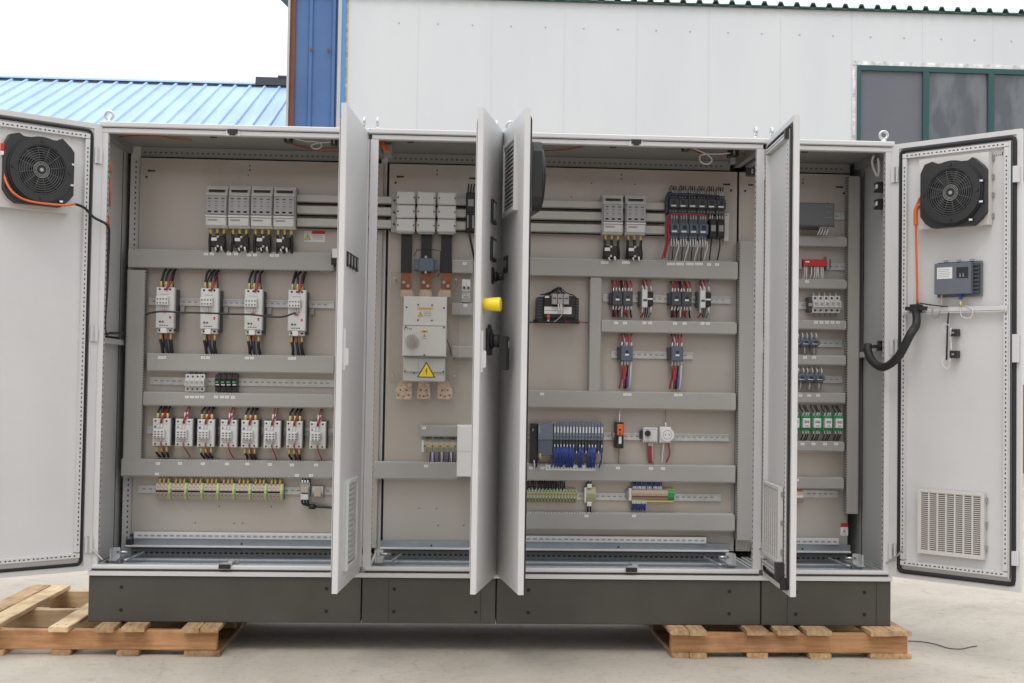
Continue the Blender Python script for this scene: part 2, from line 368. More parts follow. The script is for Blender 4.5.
# ------------------------------------------------------------------ cabinets
YP = .44; ZB = .335; ZT = 2.345
BX = [(0, 1.2), (1.2, 1.8), (1.8, 3.0), (3.0, 3.6)]
cablab = ['wide grey electrical cabinet at the left end, with rows of contactors',
          'narrow grey electrical cabinet with the main breaker and the black rotary handle on its door',
          'wide grey electrical cabinet with the programmable controller and blue wiring, second from the right',
          'narrow grey electrical cabinet at the right end, with green relays']
CAB = []
def hslots(m, x0, x1, y, z, w, h, step, mt='slot', t=.0012):
    x = x0
    while x+w < x1: m.box(x, x+w, y-t, y, z, z+h, mt); x += step
def vslots(m, x0, x1, y, z0, z1, h, step, mt='slot', t=.0012):
    z = z0
    while z+h < z1: m.box(x0, x1, y-t, y, z, z+h, mt); z += step
for ci, (a, b) in enumerate(BX):
    root = empty('electrical_cabinet', (a, 0, 0), cablab[ci], 'electrical cabinet', 'grey control cabinets bolted side by side'); CAB.append(root)
    W = b-a
    m = MB(); g = .0025
    m.cbox(g, W-g, 0, .80, .131, ZB-.002, 'plinth', .003)
    pl = m.build('plinth', root)
    bx = ((.145, W-.155) if ci == 0 else (.145, W-.145)) if W > 1 else ((.145, W-.09) if ci == 1 else (.16, W-.125))
    for x in bx:
        for z in (.183, .283): q = MB(); q.cyl((x, .002, z), (x, -.003, z), .008, 'gap', 10); q.build('bolt', pl)
    if W < 1:
        m = MB(); m.box(.12, .1215, -.0012, 0, .135, .329, 'gap'); m.box(W-.07, W-.0685, -.0012, 0, .135, .329, 'gap'); m.build('plinth_seam', pl)
    # frame
    m = MB()
    m.box(0, W, -.012, .80, ZB, ZB+.018, 'paint'); m.box(.012, W-.012, .012, .03, ZB+.018, ZB+.028, 'duct_dark')
    m.cbox(.01, W-.01, -.004, .03, ZB+.028, ZB+.046, 'paint', .004)
    for (p, q) in ((.002, .038), (W-.038, W-.002)): m.box(p, q, 0, .03, ZB+.046, 2.297, 'paint')
    m.cbox(.008, W-.008, -.002, .03, 2.297, 2.319, 'paint', .003); m.box(.012, W-.012, .01, .03, 2.319, 2.322, 'gap')
    # rear posts and rails
    posts = {0: [(.03, .075)], 1: [(.03, .06)], 2: [(.03, .075)], 3: []}[ci]
    for (p, q) in posts: m.box(p, q, .458, .5, ZB+.018, 2.33, 'paint_in')
    m.box(.06, W-.06, .46, .5, 2.272, 2.318, 'rail_grey'); m.box(.06, W-.06, .46, .5, ZB+.02, ZB+.06, 'rail_grey')
    hslots(m, .09, W-.09, .46, 2.288, .012, .008, .025, 'duct_dark'); hslots(m, .09, W-.09, .46, ZB+.036, .014, .008, .025)
    if ci == 0: vslots(m, .052, .058, .458, ZB+.08, 2.26, .010, .025)
    if ci in (1,): m.box(.058, .064, .457, .459, ZB+.08, 2.27, 'gap')
    for x in (.038, W-.038):
        t = .001 if x < W/2 else -.001
        z = .42
        while z < 2.25: m.box(min(x, x+t), max(x, x+t), .012, .020, z, z+.008, 'slot'); z += .025
    # depth rails at top and bottom along the ends
    for x in (.012, W-.04):
        m.box(x, x+.028, .03, .455, 2.285, 2.325, 'rail_grey'); m.box(x, x+.028, .03, .455, ZB+.02, ZB+.045, 'paint_in')
        y = .05
        while y < .43:
            m.box(x+.008, x+.018, y, y+.014, ZB+.045, ZB+.0462, 'slot'); y += .025
    m.box(-.0 if ci else .004, .012, .03, .5, 2.319, 2.322, 'gap')
    m.build('frame', root)
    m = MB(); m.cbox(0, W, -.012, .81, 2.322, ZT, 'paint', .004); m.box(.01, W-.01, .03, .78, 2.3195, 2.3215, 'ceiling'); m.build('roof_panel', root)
    m = MB(); m.box(.04, W-.04, .05, .46, ZB+.019, ZB+.024, 'floor_zinc'); m.box(.04, W-.04, .20, .204, ZB+.024, ZB+.028, 'galv'); m.box(.04, W-.04, .33, .335, ZB+.024, ZB+.030, 'galv'); m.build('floor_panel', root)
    m = MB(); m.box(0, W, .79, .80, ZB+.018, 2.322, 'rail_grey'); m.build('back_panel', root)
    # mounting plate
    m = MB(); e0 = .08 if ci in (0, 2) else .07; e1 = W-.075
    if ci == 2: e1 = W-.028
    if ci == 3: e0 = -.018; e1 = W-.066
    if ci == 0: e1 = W+.04
    m.box(e0, e1, YP, YP+.004, .41, 2.262, 'plate'); m.box(e0, e1, YP-.008, YP, .41, .413, 'plate')
    for (x, z) in ((max(e0, .06)+.04, 2.20), (e0+.03, 2.17), (e1-.04, 2.20), (e1-.03, 2.17)): m.cyl((x, YP+.001, z), (x, YP-.0012, z), .006, 'slot', 8)
    m.box(e0+.045, e0+.07, YP-.001, YP, 2.196, 2.204, 'slot'); m.box(e1-.07, e1-.045, YP-.001, YP, 2.196, 2.204, 'slot')
    for z in (2.215, 2.235): m.cyl((W/2, YP+.001, z), (W/2, YP-.0012, z), .004, 'slot', 8)
    for _ in range(10 if W > 1 else 6):
        hx_, hz_ = random.uniform(e0+.08, e1-.06), random.choice((.52, .60, .95, 1.25, 1.62, 2.12, 2.19)); m.cyl((hx_, YP+.001, hz_), (hx_, YP-.0012, hz_), .0032, 'slot', 8)
    m.build('mounting_plate', root)
    # beige cross bar and white slotted rail
    m = MB(); m.cbox(.06, W-.06, .395, .41, .408, .417, 'filter', .002); m.build('cross_bar', root)
    m = MB(); m.box(.06, W-.06, YP-.03, YP-.012, .405, .446, 'floor_zinc'); m.box(W*.5, W*.5+.008, YP-.0312, YP-.03, .422, .43, 'gap'); m.build('zinc_strip', root)
    m = MB(); xr0, xr1 = (.10, W-.08) if ci != 2 else (.05, W-.17)
    if ci == 3: xr1 = W-.12
    if ci != 1:
        m.cbox(xr0, xr1, YP-.045, YP-.01, .448, .478, 'paint', .003); hslots(m, xr0+.02, xr1-.01, YP-.045, .460, .018, .007, .03, 'inkgrey'); m.box(xr0-.035, xr0-.001, YP-.04, YP-.01, .42, .444, 'slot'); m.box(xr0-.02, xr0-.001, YP-.035, YP-.01, .455, .467, 'slot')
        m.build('cable_clamp_rail', root)
    # earth strap bracket, floor latch
    def bracket(x, s):
        m = MB(); m.box(x, x+s*.006, .12, .18, ZB+.03, ZB+.10, 'galv') if s > 0 else m.box(x+s*.006, x, .12, .18, ZB+.03, ZB+.10, 'galv')
        xa, xb = sorted((x, x+s*.035)); m.box(xa, xb, .17, .176, ZB+.03, ZB+.10, 'galv'); m.box(xa, xb, .1, .3, ZB+.048, ZB+.054, 'galv'); m.cyl((x+s*.02, .17, ZB+.08), (x+s*.07, .17, ZB+.08), .006, 'steel', 8)
        m.tube([(x+s*.07, .1, ZB+.05), (x+s*.11, .30, ZB+.06)], .006, 'steel'); m.build('door_stay_bracket', root)
    if ci == 0: bracket(.06, 1)
    if ci == 1: bracket(.05, 1)
    if ci == 2: bracket(W-.09, -1)
    if ci == 3: bracket(W-.09, -1)
# side walls of the line-up
m = MB(); m.box(-.001, .006, .03, .79, ZB+.018, 2.322, 'paint_in'); m.box(.006, .0075, .40, .408, ZB+.05, 2.28, 'gap'); m.box(.006, .0075, .06, .40, 1.388, 1.398, 'gap'); m.box(.006, .03, .06, .455, 1.36, 1.385, 'paint_in'); m.build('side_panel', CAB[0])
m = MB(); W = .6; m.box(W-.006, W+.001, .03, .79, ZB+.018, 2.322, 'paint_in'); m.box(W-.0075, W-.006, .40, .408, ZB+.05, 2.28, 'gap'); m.box(W-.03, W-.006, .06, .455, 1.36, 1.385, 'paint_in'); m.build('side_panel', CAB[3])
# ceiling panels already given by the roof; door latches on lintel and sill
def latch(ci, px, top):
    P = at(px, 135 if top else 567, 0); x = P.x-BX[ci][0]; m = MB()
    if top:
        m.box(x-.03, x+.03, -.006, -.002, 2.296, 2.319, 'label'); m.box(x-.022, x+.022, -.02, -.006, 2.306, 2.322, 'black'); m.box(x-.012, x+.012, -.02, -.006, 2.298, 2.306, 'black')
    else:
        m.box(x-.025, x+.025, -.02, -.004, ZB+.034, ZB+.052, 'black'); m.box(x-.015, x+.03, -.004, .02, ZB+.046, ZB+.058, 'galv'); m.box(x+.01, x+.03, .02, .09, ZB+.050, ZB+.062, 'galv'); m.box(x+.01, x+.045, .09, .12, ZB+.03, ZB+.06, 'galv')
    m.build('latch_strike', CAB[ci])
latch(0, 233, True); latch(2, 636, True); latch(0, 225, False); latch(2, 631, False)
# eye bolts
eyes = [(107, 0, .03), (375, 1, .03), (363, 0, 1.17), (496, 1, .57), (510, 2, .035), (760, 2, 1.165), (775, 3, .04), (889, 3, .565)]
for px, ci, x in eyes:
    m = MB(); rot = {107: 0, 889: 0, 510: 0}.get(px, 1); x = min(max(x, .03), BX[ci][1]-BX[ci][0]-.03)
    m.ring((x, .04, ZT+.038), .018, .0065, 'steel', 'y' if rot == 0 else 'x', 20, 6); m.cyl((x, .04, ZT), (x, .04, ZT+.018), .012, 'steel', 10); m.build('lifting_eye', CAB[ci])
# ---- ducts, rails, tags measured on the photo
def duct(ci, x0, y0, x1, y1, horiz, d=.06):
    a, b, c, e = rect(x0, y0, x1, y1, YP-d); a -= BX[ci][0]; b -= BX[ci][0]; Y0 = YP-d; m = MB()
    m.box(a+.004, b-.004, Y0+.004, YP, c+.004, e-.004, 'duct_dark')
    k = .004 if horiz else 0; k2 = 0 if horiz else .004; m.cbox(a+k2, b-k2, Y0, Y0+.004, c+k, e-k, 'duct', .0015)
    m.box(a+.002, b-.002, YP-.02, YP, c+.002, e-.002, 'duct')
    if horiz:
        x = a+.003
        while x < b-.008:
            m.box(x, x+.0075, Y0+.001, YP-.02, e-.004, e, 'finger'); m.box(x, x+.0075, Y0+.001, YP-.02, c, c+.004, 'duct'); x += .0125
    else:
        z = c+.003
        while z < e-.008:
            m.box(a, a+.004, Y0+.001, YP-.02, z, z+.0075, 'duct'); m.box(b-.004, b, Y0+.001, YP-.02, z, z+.0075, 'duct'); z += .0125
    return m.build('cable_duct', CAB[ci])
def rail(ci, x0, y0, x1, y1):
    a, b, c, e = rect(x0, y0, x1, y1, YP-.012); a -= BX[ci][0]; b -= BX[ci][0]; m = MB(); zc = (c+e)/2; h = .0175
    m.box(a, b, YP-.006, YP-.0005, zc-.012, zc+.012, 'galv'); m.box(a, b, YP-.012, YP-.006, zc-h, zc-.012, 'galv'); m.box(a, b, YP-.012, YP-.006, zc+.012, zc+h, 'galv')
    hslots(m, a+.02, b-.01, YP-.006, zc-.003, .015, .006, .028, 'inkgrey', .0006)
    return m.build('din_rail', CAB[ci])
for d in [(0, 128, 251, 334, 269.5, 1), (0, 147, 354.5, 334, 372.5, 1), (0, 143, 393, 334, 407, 1), (0, 121, 460, 334, 477.5, 1)]: duct(*d)
duct(0, 125, 269.8, 143.5, 460, 0)
for d in [(1, 374, 462, 474, 479.5, 1), (1, 420, 425.5, 474, 437, 1), (1, 452, 260, 473, 273.5, 1), (1, 452, 303, 473, 315.5, 1), (1, 452, 346, 473, 358, 1)]: duct(*d)
for d in [(2, 503, 259.5, 738, 277.5, 1), (2, 589, 277.5, 601.5, 391, 0), (2, 601.7, 321, 737, 333.5, 1), (2, 503, 391.3, 736, 409, 1), (2, 503, 464.5, 735.5, 481.7, 1), (2, 503, 513, 735, 530.5, 1), (2, 738, 241, 755, 540.5, 0)]: duct(*d)
for d in [(3, 772, 236, 847, 246.5, 1), (3, 772, 279, 847, 288.7, 1), (3, 772, 320, 846.5, 329.5, 1), (3, 772, 355, 846, 365, 1), (3, 772, 392.5, 845.5, 403, 1), (3, 772, 441, 844.5, 451.5, 1), (3, 772, 477.4, 844, 489, 1), (3, 847.2, 176, 859.5, 514, 0)]: duct(*d)
for d in [(0, 148, 299, 334, 307), (0, 150, 378, 334, 386), (0, 147, 427, 334, 435), (0, 138, 486, 334, 494), (1, 422, 447, 474, 455), (2, 505, 432, 729, 440.5), (2, 505, 492, 721, 501), (2, 603, 295, 731, 303), (2, 611, 351, 693, 359),
          (3, 775, 212, 845, 219), (3, 775, 262, 846, 270), (3, 775, 302, 843, 309), (3, 775, 339, 842, 347), (3, 775, 375, 842, 383), (3, 775, 486.5, 838, 501)]: rail(*d)
# marker tags stuck on the ducts
tags = {0: [(206, 254), (212, 254), (229, 254), (236, 254), (249, 255), (255, 255), (272, 255.5), (277, 255.5), (160, 357.5), (164, 357.5), (203, 357.7), (208, 357.7), (247, 358), (252, 358), (290, 358.5), (294, 358.5),
            (187, 397), (192, 397), (197, 397), (202, 397), (216, 397), (222, 397), (227, 397), (233, 397.5),
            (158, 463.5), (180, 463.5), (203, 463.7), (227, 464), (247.5, 464), (270, 464.5), (292, 465), (316, 465), (157, 474), (297, 475.5), (311, 475.5)],
        1: [(424, 428), (426, 466), (464.5, 263.5), (465.5, 305.5)],
        2: [(603, 262.5), (606.5, 262.5), (624, 262.5), (628, 262.5), (669, 264), (673, 264), (678, 264), (682, 264), (688, 264), (692, 264), (697, 264), (701, 264), (709, 264.5), (717, 264.5),
            (616, 323), (625, 323), (644.5, 323), (650, 323), (675, 323.5), (684.5, 323.5), (702.5, 323.5), (708, 323.5), (542, 394), (625, 394.5), (629.5, 394.5), (676, 395), (680.5, 395),
            (531, 468), (542.5, 468), (618, 468), (651, 468.5), (663, 468.5), (586.5, 516), (634, 516)],
        3: [(807, 281.5), (816, 322.5), (821.5, 322.5), (827, 322.5), (832.5, 322.5), (838, 322.5), (805, 357.5), (814, 357.5), (800.5, 395.5), (809, 395.5), (818, 395.5), (802.5, 444), (813.5, 444), (825, 444), (836, 444), (797, 480)]}
tm = MB(); tm.box(-.0095, .0095, -.0014, 0, -.0062, .0062, 'label'); tm.box(-.005, .004, -.0016, -.0014, -.0008, .0008, 'comp_mid')
t0 = None
for ci, L in tags.items():
    for (px, py) in L:
        P = at(px, py, YP-.0605)
        if t0 is None: t0 = tm.build('marker_tag', CAB[ci]); o = t0
        else: o = t0.copy(); COL.objects.link(o); o.parent = CAB[ci]
        o.location = (P.x-BX[ci][0], YP-.0603, P.z); o.rotation_euler = (0, random.uniform(-.04, .04), 0)
m = MB(); a, b, c, e = rect(545.5, 465, 595.5, 470.5, YP-.061); m.box(a-1.8, b-1.8, YP-.0616, YP-.0603, c, e, 'label')
for k in range(16): x = a-1.8+.008+k*(b-a)/16; m.box(x, x+.006, YP-.062, YP-.0616, c+.008, c+.014, 'inkgrey')
m.build('marker_strip', CAB[2])
# ---- stickers
def triangle(m, cx, cz, s, y, bolt=True):
    h = s*.866
    m.prism([(cx-s/2, cz-h/2), (cx+s/2, cz-h/2), (cx, cz+h/2)], y-.0006, y, 'y', 'ink')
    k = .80; dz = -h*.035
    m.prism([(cx-s/2*k, cz-h/2*k+dz), (cx+s/2*k, cz-h/2*k+dz), (cx, cz+h/2*k+dz)], y-.0012, y-.0006, 'y', 'yellow')
    q = s*.5; z = cz-h*.12
    P = [(.02, .36), (-.12, -.02), (.0, .02), (-.02, -.2), (-.07, -.17), (.02, -.36), (.08, -.14), (.04, -.16), (.12, .12), (.02, .08), (.1, .36)]
    m.prism([(cx+a*q, z+b*q) for a, b in P], y-.0018, y-.0012, 'y', 'ink')
def sticker(ci, x0, y0, x1, y1, Y, kind):
    a, b, c, e = rect(x0, y0, x1, y1, Y); a -= BX[ci][0]; b -= BX[ci][0]; m = MB(); w = b-a; h = e-c
    m.box(a, b, Y-.001, Y-.0002, c, e, 'label')
    if kind == 'danger':
        m.box(a+w*.38, b, Y-.0015, Y-.001, e-h*.28, e, 'red'); triangle(m, a+w*.17, (c+e)/2-.004, .032, Y-.0011)
        for k in range(3): m.box(a+w*.42, b-w*.08, Y-.0015, Y-.001, e-h*(.45+.15*k), e-h*(.41+.15*k), 'inkgrey')
    if kind == 'warn':
        m.box(a, b, Y-.0015, Y-.001, e-h*.24, e, 'yellow'); triangle(m, a+w*.2, c+h*.38, h*.45, Y-.0011)
        for k in range(5): m.box(a+w*.15+k*w*.14, a+w*.24+k*w*.14, Y-.0019, Y-.0015, e-h*.17, e-h*.09, 'inkgrey')
        for k in range(3): m.box(a+w*.42, b-w*.1, Y-.0015, Y-.001, c+h*(.25+.16*k), c+h*(.30+.16*k), 'inkgrey')
    if kind == 'red':
        m.box(a, b, Y-.0015, Y-.001, e-h*.32, e, 'red'); m.prism([(a+w*.3, c+h*.25), (a+w*.7, c+h*.25), (a+w*.5, c+h*.55)], Y-.0015, Y-.001, 'y', 'inkgrey')
        m.box(a+w*.2, b-w*.2, Y-.0015, Y-.001, c+h*.1, c+h*.15, 'inkgrey')
    return m.build('warning_sticker', CAB[ci])
sticker(0, 304, 231, 325, 242, YP, 'danger'); sticker(3, 840.5, 523, 848, 535.5, YP, 'red')
# ---- ceiling and wall wiring inside the cabinets
def wire3(ci, pts, r, mt, name='wire', n=5):
    m = MB(); m.tube([(p[0]-BX[ci][0], p[1], p[2]) for p in curve(pts, n)], r, mt, 6); return m.build(name, CAB[ci])
def AC(L, z=2.308): return [atz(x, y, z) for x, y in L]
def A(L, Y): return [at(x, y, Y) for x, y in L]
wire3(0, AC([(120, 137), (136, 136), (160, 136.5), (176, 139), (192, 140.5)]), .0045, 'dull_orange', 'cable')
wire3(0, AC([(288, 142), (298, 146), (312, 149), (326, 149.5), (340, 149)]), .0045, 'dull_orange', 'cable')
wire3(0, A([(293, 138), (305, 141), (318, 142), (322, 146), (316, 149), (311, 146), (318, 143), (334, 142)], .15), .003, 'wire_white', 'cable')
for z0, z1 in ((1.80, 1.93), (1.97, 2.10), (2.12, 2.17)):
    m = MB(); m.tube([(.042, .035, z0), (.043, .037, (z0+z1)/2), (.042, .035, z1)], .005, 'brick_orange'); m.build('cable', CAB[0])
wire3(1, A([(380, 139), (384, 147), (387, 152)], .1), .012, 'orange', 'cable')
m = MB(); P = at(388, 150, .2); m.box(P.x-1.2-.02, P.x-1.2+.02, .18, .24, P.z-.03, P.z+.02, 'inkgrey'); m.build('cable_gland', CAB[1])
wire3(2, AC([(545, 151), (565, 150), (580, 147), (588, 144)]), .0045, 'dull_orange', 'cable')
wire3(2, AC([(684, 148), (700, 153), (715, 155), (730, 154), (745, 155), (757, 156)]), .0045, 'dull_orange', 'cable')
wire3(2, A([(691, 147), (700, 151), (708, 155), (712, 160), (708, 164), (701, 162), (700, 156), (706, 154), (718, 154), (730, 153)], .15), .0035, 'wire_white', 'cable')
def blk(ci, x0, y0, x1, y1, Y, d, mt, name):
    a, b, c, e = rect(x0, y0, x1, y1, Y); a -= BX[ci][0]; b -= BX[ci][0]; m = MB(); m.cbox(a, b, Y, Y+d, c, e, mt, .003); m.box((a+b)/2-.004, (a+b)/2+.004, Y-.003, Y, c+.006, e-.006, 'inkgrey'); return m.build(name, CAB[ci])
blk(2, 729.5, 149, 739, 156, .16, .06, 'black', 'cable_gland'); blk(2, 730.5, 156, 736, 163, .20, .05, 'inkgrey', 'cable_gland')
blk(2, 748, 167.5, 756.5, 175, .10, .05, 'black', 'door_switch'); blk(2, 683, 146, 690, 150, .1, .05, 'black', 'cable_gland'); blk(0, 284, 136.5, 292, 141.5, .12, .05, 'black', 'cable_gland'); blk(0, 331, 138, 337, 145, .1, .04, 'black', 'door_switch')
for (ci, px) in ((0, 213), (1, 410), (2, 613), (3, 805)):
    P = at(px, 140 if ci else 138, .14); m = MB(); x = P.x-BX[ci][0]; m.prism([(x-.014, .14), (x+.018, .15), (x-.01, .165)], 2.314, 2.3215, 'z', 'slot'); m.build('roof_bolt', CAB[ci])
# right wall gear of the last cabinet
def wallbox(y, z, n):
    m = MB(); W = .6; m.box(W-.05, W-.008, y-.03, y+.03, z-.022, z+.022, 'black'); m.box(W-.053, W-.05, y-.022, y-.004, z-.008, z+.010, 'label'); m.box(W-.052, W-.05, y+.004, y+.02, z-.012, z+.012, 'inkgrey'); m.build(n, CAB[3])
wallbox(.10, 2.15, 'door_switch'); wallbox(.10, 2.07, 'door_switch')
W3 = 3.6
wire3(3, [at(874, 155, .1), at(872, 162, .12), at(875, 172, .13), at(878, 176, .12), at(879, 168, .1), at(878, 158, .08)], .006, 'wire_white', 'cable')
m = MB(); m.box(.54, .592, .03, .20, 1.40, 1.412, 'black'); m.box(.552, .585, .045, .075, 1.385, 1.43, 'black'); m.build('hose_clamp', CAB[3])
# ------------------------------------------------------------------ doors
D0, D1, DW = .357, 2.331, .588
def door(ci, hx, side, ang, label, rails=True, thick=.022, ue=0, gr=.0075, gin=.034):
    root = CAB[ci]; rot = R(-ang) if side > 0 else R(180-ang)
    m = MB(); s = side
    def bx(mb, u0, u1, t0, t1, z0, z1, mt, c=0):
        a, b = sorted((s*u0, s*u1))
        mb.cbox(a, b, t0, t1, z0, z1, mt, c) if c else mb.box(a, b, t0, t1, z0, z1, mt)
    bx(m, ue, DW, -thick, -.004, D0, D1, 'paint', .003)
    # folded rim on the inner side
    for (u0, u1, z0, z1) in ((ue, .022, D0, D1), (DW-.022, DW, D0, D1), (.022, DW-.022, D0, D0+.022), (.022, DW-.022, D1-.022, D1)): bx(m, u0, u1, -.004, .002, z0, z1, 'paint')
    d = m.build('door', root); d.location = (hx-BX[ci][0], -.012, 0); d.rotation_euler = (0, 0, rot)
    if label: d['label'] = label
    # gasket loop
    g0, g1, z0, z1, r = .034, DW-gin, D0+.030, D1-.034, .02
    pts = []
    for cx, cz, a0 in ((g1-r, z1-r, 0), (g0+r, z1-r, 90), (g0+r, z0+r, 180), (g1-r, z0+r, 270)):
        for k in range(5):
            a = R(a0+k*22.5); pts.append((s*(cx+r*math.cos(a)), .002, cz+r*math.sin(a)))
    m = MB(); m.tube(pts, gr, 'gasket', 6, True); m.build('gasket', d)
    # perforated rails
    def prail(u0, u1, z0, z1):
        q = MB(); bx(q, u0, u1, -.004, .016, z0, z1, 'paint')
        k = 0
        if z1-z0 > u1-u0:
            z = z0+.03; uc = (u0+u1)/2
            while z < z1-.03:
                h = .010 if k % 3 else .006; w = .0022 if k % 3 else .0035; bx(q, uc-w, uc+w, .016, .0168, z, z+h, 'slot'); z += .02; k += 1
        else:
            u = u0+.02; zc = (z0+z1)/2
            while u < u1-.03:
                h = .010 if k % 3 else .006; w = .0022 if k % 3 else .0035; bx(q, u, u+h, .016, .0168, zc-w, zc+w, 'slot'); u += .02; k += 1
        q.build('perforated_rail', d)
    if rails:
        prail(.046, .066, D0+.085, D1-.075); prail(DW-.070, DW-.050, D0+.085, D1-.075); prail(.046, DW-.050, D1-.072, D1-.052); prail(.046, DW-.050, D0+.060, D0+.080)
    # hinges on the frame (parts of the door)
    for z in (.47, 1.40, 2.19):
        q = MB(); bx(q, -.014, .012, -.010, .010, z-.035, z+.035, 'paint', .003); bx(q, -.012, .008, -.013, -.010, z-.012, z+.012, 'inkgrey'); bx(q, .0, .02, .002, .010, z-.035, z+.035, 'paint'); q.build('hinge', d)
    return d
def bxs(mb, s, u0, u1, t0, t1, z0, z1, mt, c=0):
    a, b = sorted((s*u0, s*u1)); mb.cbox(a, b, t0, t1, z0, z1, mt, c) if c else mb.box(a, b, t0, t1, z0, z1, mt)
def filt(d, s, u0, u1, z0, z1, T=.002):
    m = MB(); bxs(m, s, u0, u1, T, T+.012, z0, z1, 'filter'); g0, g1, h0, h1 = u0+.012, u1-.012, z0+.014, z1-.012
    bxs(m, s, g0, g1, T+.012, T+.0125, h0, h1, 'filter_gap')
    n = 7
    for k in range(n+1):
        u = g0+(g1-g0)*k/n; bxs(m, s, u-.0035, u+.0035, T+.0125, T+.020, h0, h1, 'filter')
    z = h0
    while z < h1: bxs(m, s, g0, g1, T+.0125, T+.018, z, z+.0036, 'filter'); z += .0088
    for (a, b, c, e) in ((u0, g0, z0, z1), (g1, u1, z0, z1), (g0, g1, z0, h0), (g0, g1, h1, z1)): bxs(m, s, a, b, T+.012, T+.021, c, e, 'filter')
    for z in (z0+.04, (z0+z1)/2, z1-.04): bxs(m, s, u1, u1+.008, T, T+.01, z, z+.02, 'inkgrey')
    return m.build('filter_grille', d)
def louver(d, s, u0, u1, z0, z1, T=-.022):
    m = MB(); bxs(m, s, u0, u1, T-.006, T, z0, z1, 'louver', .002); g0, g1 = u0+.018, u1-.018
    n = 15; st = (z1-z0-.05)/n
    for k in range(n):
        z = z0+.025+k*st; bxs(m, s, g0, g1, T-.0072, T-.006, z, z+st*.95, 'inkgrey')
        a, b = sorted((s*g0, s*g1)); v = len(m.v)
        # sloping blade with an arched outer edge
        N = 8
        for i in range(N+1):
            q = i/N; x = a+(b-a)*q; arch = .010+.012*math.sin(math.pi*q)
            m.v += [(x, T-.0075, z+st*.99), (x, T-.0075-arch*.45, z+st*.26), (x, T-.0075-arch*.45+.003, z+st*.20)]
        for i in range(N):
            p = v+3*i; m.face([p, p+1, p+4, p+3], 'louver', True); m.face([p+1, p+2, p+5, p+4], 'louver')
    for (a, b, c, e) in ((u0, g0, z0, z1), (g1, u1, z0, z1), (g0, g1, z0, z0+.022), (g0, g1, z1-.02, z1)): bxs(m, s, a, b, T-.018, T-.006, c, e, 'louver', .003)
    return m.build('louver_vent', d)
dl = door(0, 0, 1, 141, 'open door seen from inside, carrying a large black fan', ue=-.016)
da = door(0, 1.168, -1, 94.8, 'open door seen edge on with four small meter windows and a louver low down')
db = door(1, 1.788, -1, 101.4, 'open door with black rotary handle and yellow push button guard')
dc = door(2, 1.812, 1, 83.1, 'open door seen edge on with a louver high up', gin=.010, gr=.009)
dd = door(2, 3.006, -1, 93.2, 'open door showing its inside with a filter grille at the bottom')
dr = door(3, 3.6, -1, 47.2, 'open door seen from inside with fan, operator panel and filter grille', ue=-.016, gr=.0105, gin=.028)
# swing handles on closing edges (thin latch plates)
for d, s in ((da, -1), (db, -1)):
    m = MB(); bxs(m, s, DW-.045, DW-.020, -.030, -.022, 1.25, 1.42, 'paint', .004); bxs(m, s, DW-.040, DW-.025, -.042, -.030, 1.27, 1.34, 'paint', .004); m.build('latch_handle', d)
for d, s in ((dl, 1), (dr, -1)):
    m = MB()
    if s < 0:
        for z0, z1 in ((2.10, 2.17), (.47, .53), (1.33, 1.45)):
            m = MB(); bxs(m, s, DW-.030, DW-.006, .002, .022, z0, z1, 'paint', .003); m.build('lock_guide', d)
# rods in door D and the right door
for d, s, u in ((dd, -1, DW-.045), (dr, -1, DW-.044)):
    m = MB(); bxs(m, s, u-.006, u+.002, .004, .014, D0+.05, D1-.05, 'steel'); m.build('locking_rod', d)
m = MB(); bxs(m, -1, DW-.09, DW-.05, .0, .05, D0+.06, D0+.13, 'black', .004); bxs(m, -1, DW-.07, DW-.04, .0, .03, D0+.02, D0+.07, 'black', .004); m.build('rod_guide', dd)
m = MB(); bxs(m, -1, DW-.07, DW-.045, .0, .03, D1-.09, D1-.05, 'black', .004); m.build('rod_guide', dd)
filt(dd, -1, .09, .43, .47, .79); filt(dr, -1, .132, .437, .48, .765)
louver(da, -1, .20, .47, .43, .80); louver(dc, 1, .16, .45, 1.93, 2.25)
# door A: four narrow meter windows ; door C: small panel
for k in range(4):
    u = .25+k*.078; m = MB(); bxs(m, -1, u, u+.048, -.030, -.022, 1.675, 1.735, 'black', .002); bxs(m, -1, u+.010, u+.038, -.031, -.030, 1.685, 1.725, 'inkgrey'); m.build('meter_window', da)
m = MB(); bxs(m, 1, .15, .24, -.030, -.022, 1.69, 1.76, 'black', .002); bxs(m, 1, .165, .225, -.031, -.030, 1.71, 1.74, 'inkgrey'); m.build('meter_window', dc)
for z0, z1 in ((1.885, 1.985), (1.725, 1.825)):
    m = MB(); bxs(m, -1, .28, .38, -.034, -.022, z0, z1, 'black', .003); bxs(m, -1, .293, .367, -.0355, -.034, z0+.014, z1-.014, 'comp_mid'); m.build('panel_meter', db)
m = MB(); m.cyl((-.26, -.022, 1.665), (-.26, -.035, 1.665), .022, 'black', 16); m.cyl((-.26, -.035, 1.665), (-.26, -.062, 1.665), .016, 'black', 16); m.box(-.34, -.30, -.028, -.022, 1.63, 1.70, 'black'); m.build('selector_switch', db)
m = MB(); m.tube([(-.53, -.022, 1.53), (-.53, -.05, 1.53), (-.53, -.085, 1.53), (-.53, -.095, 1.53)], [.024, .027, .029, .028], 'yellow', 20); m.cyl((-.53, -.0955, 1.53), (-.53, -.097, 1.53), .022, 'ferrule', 20); m.build('push_button_guard', db)
HX = -.115
m = MB(); m.cbox(-.34+HX, -.24+HX, -.036, -.022, 1.325, 1.435, 'black', .003); m.box(-.30+HX, -.28+HX, -.036, -.024, 1.435, 1.452, 'black'); m.cyl((-.29+HX, -.036, 1.385), (-.29+HX, -.075, 1.385), .027, 'black', 16); m.cyl((-.29+HX, -.037, 1.385), (-.29+HX, -.045, 1.385), .034, 'blackmatt', 20)
hd = m.build('rotary_handle', db)
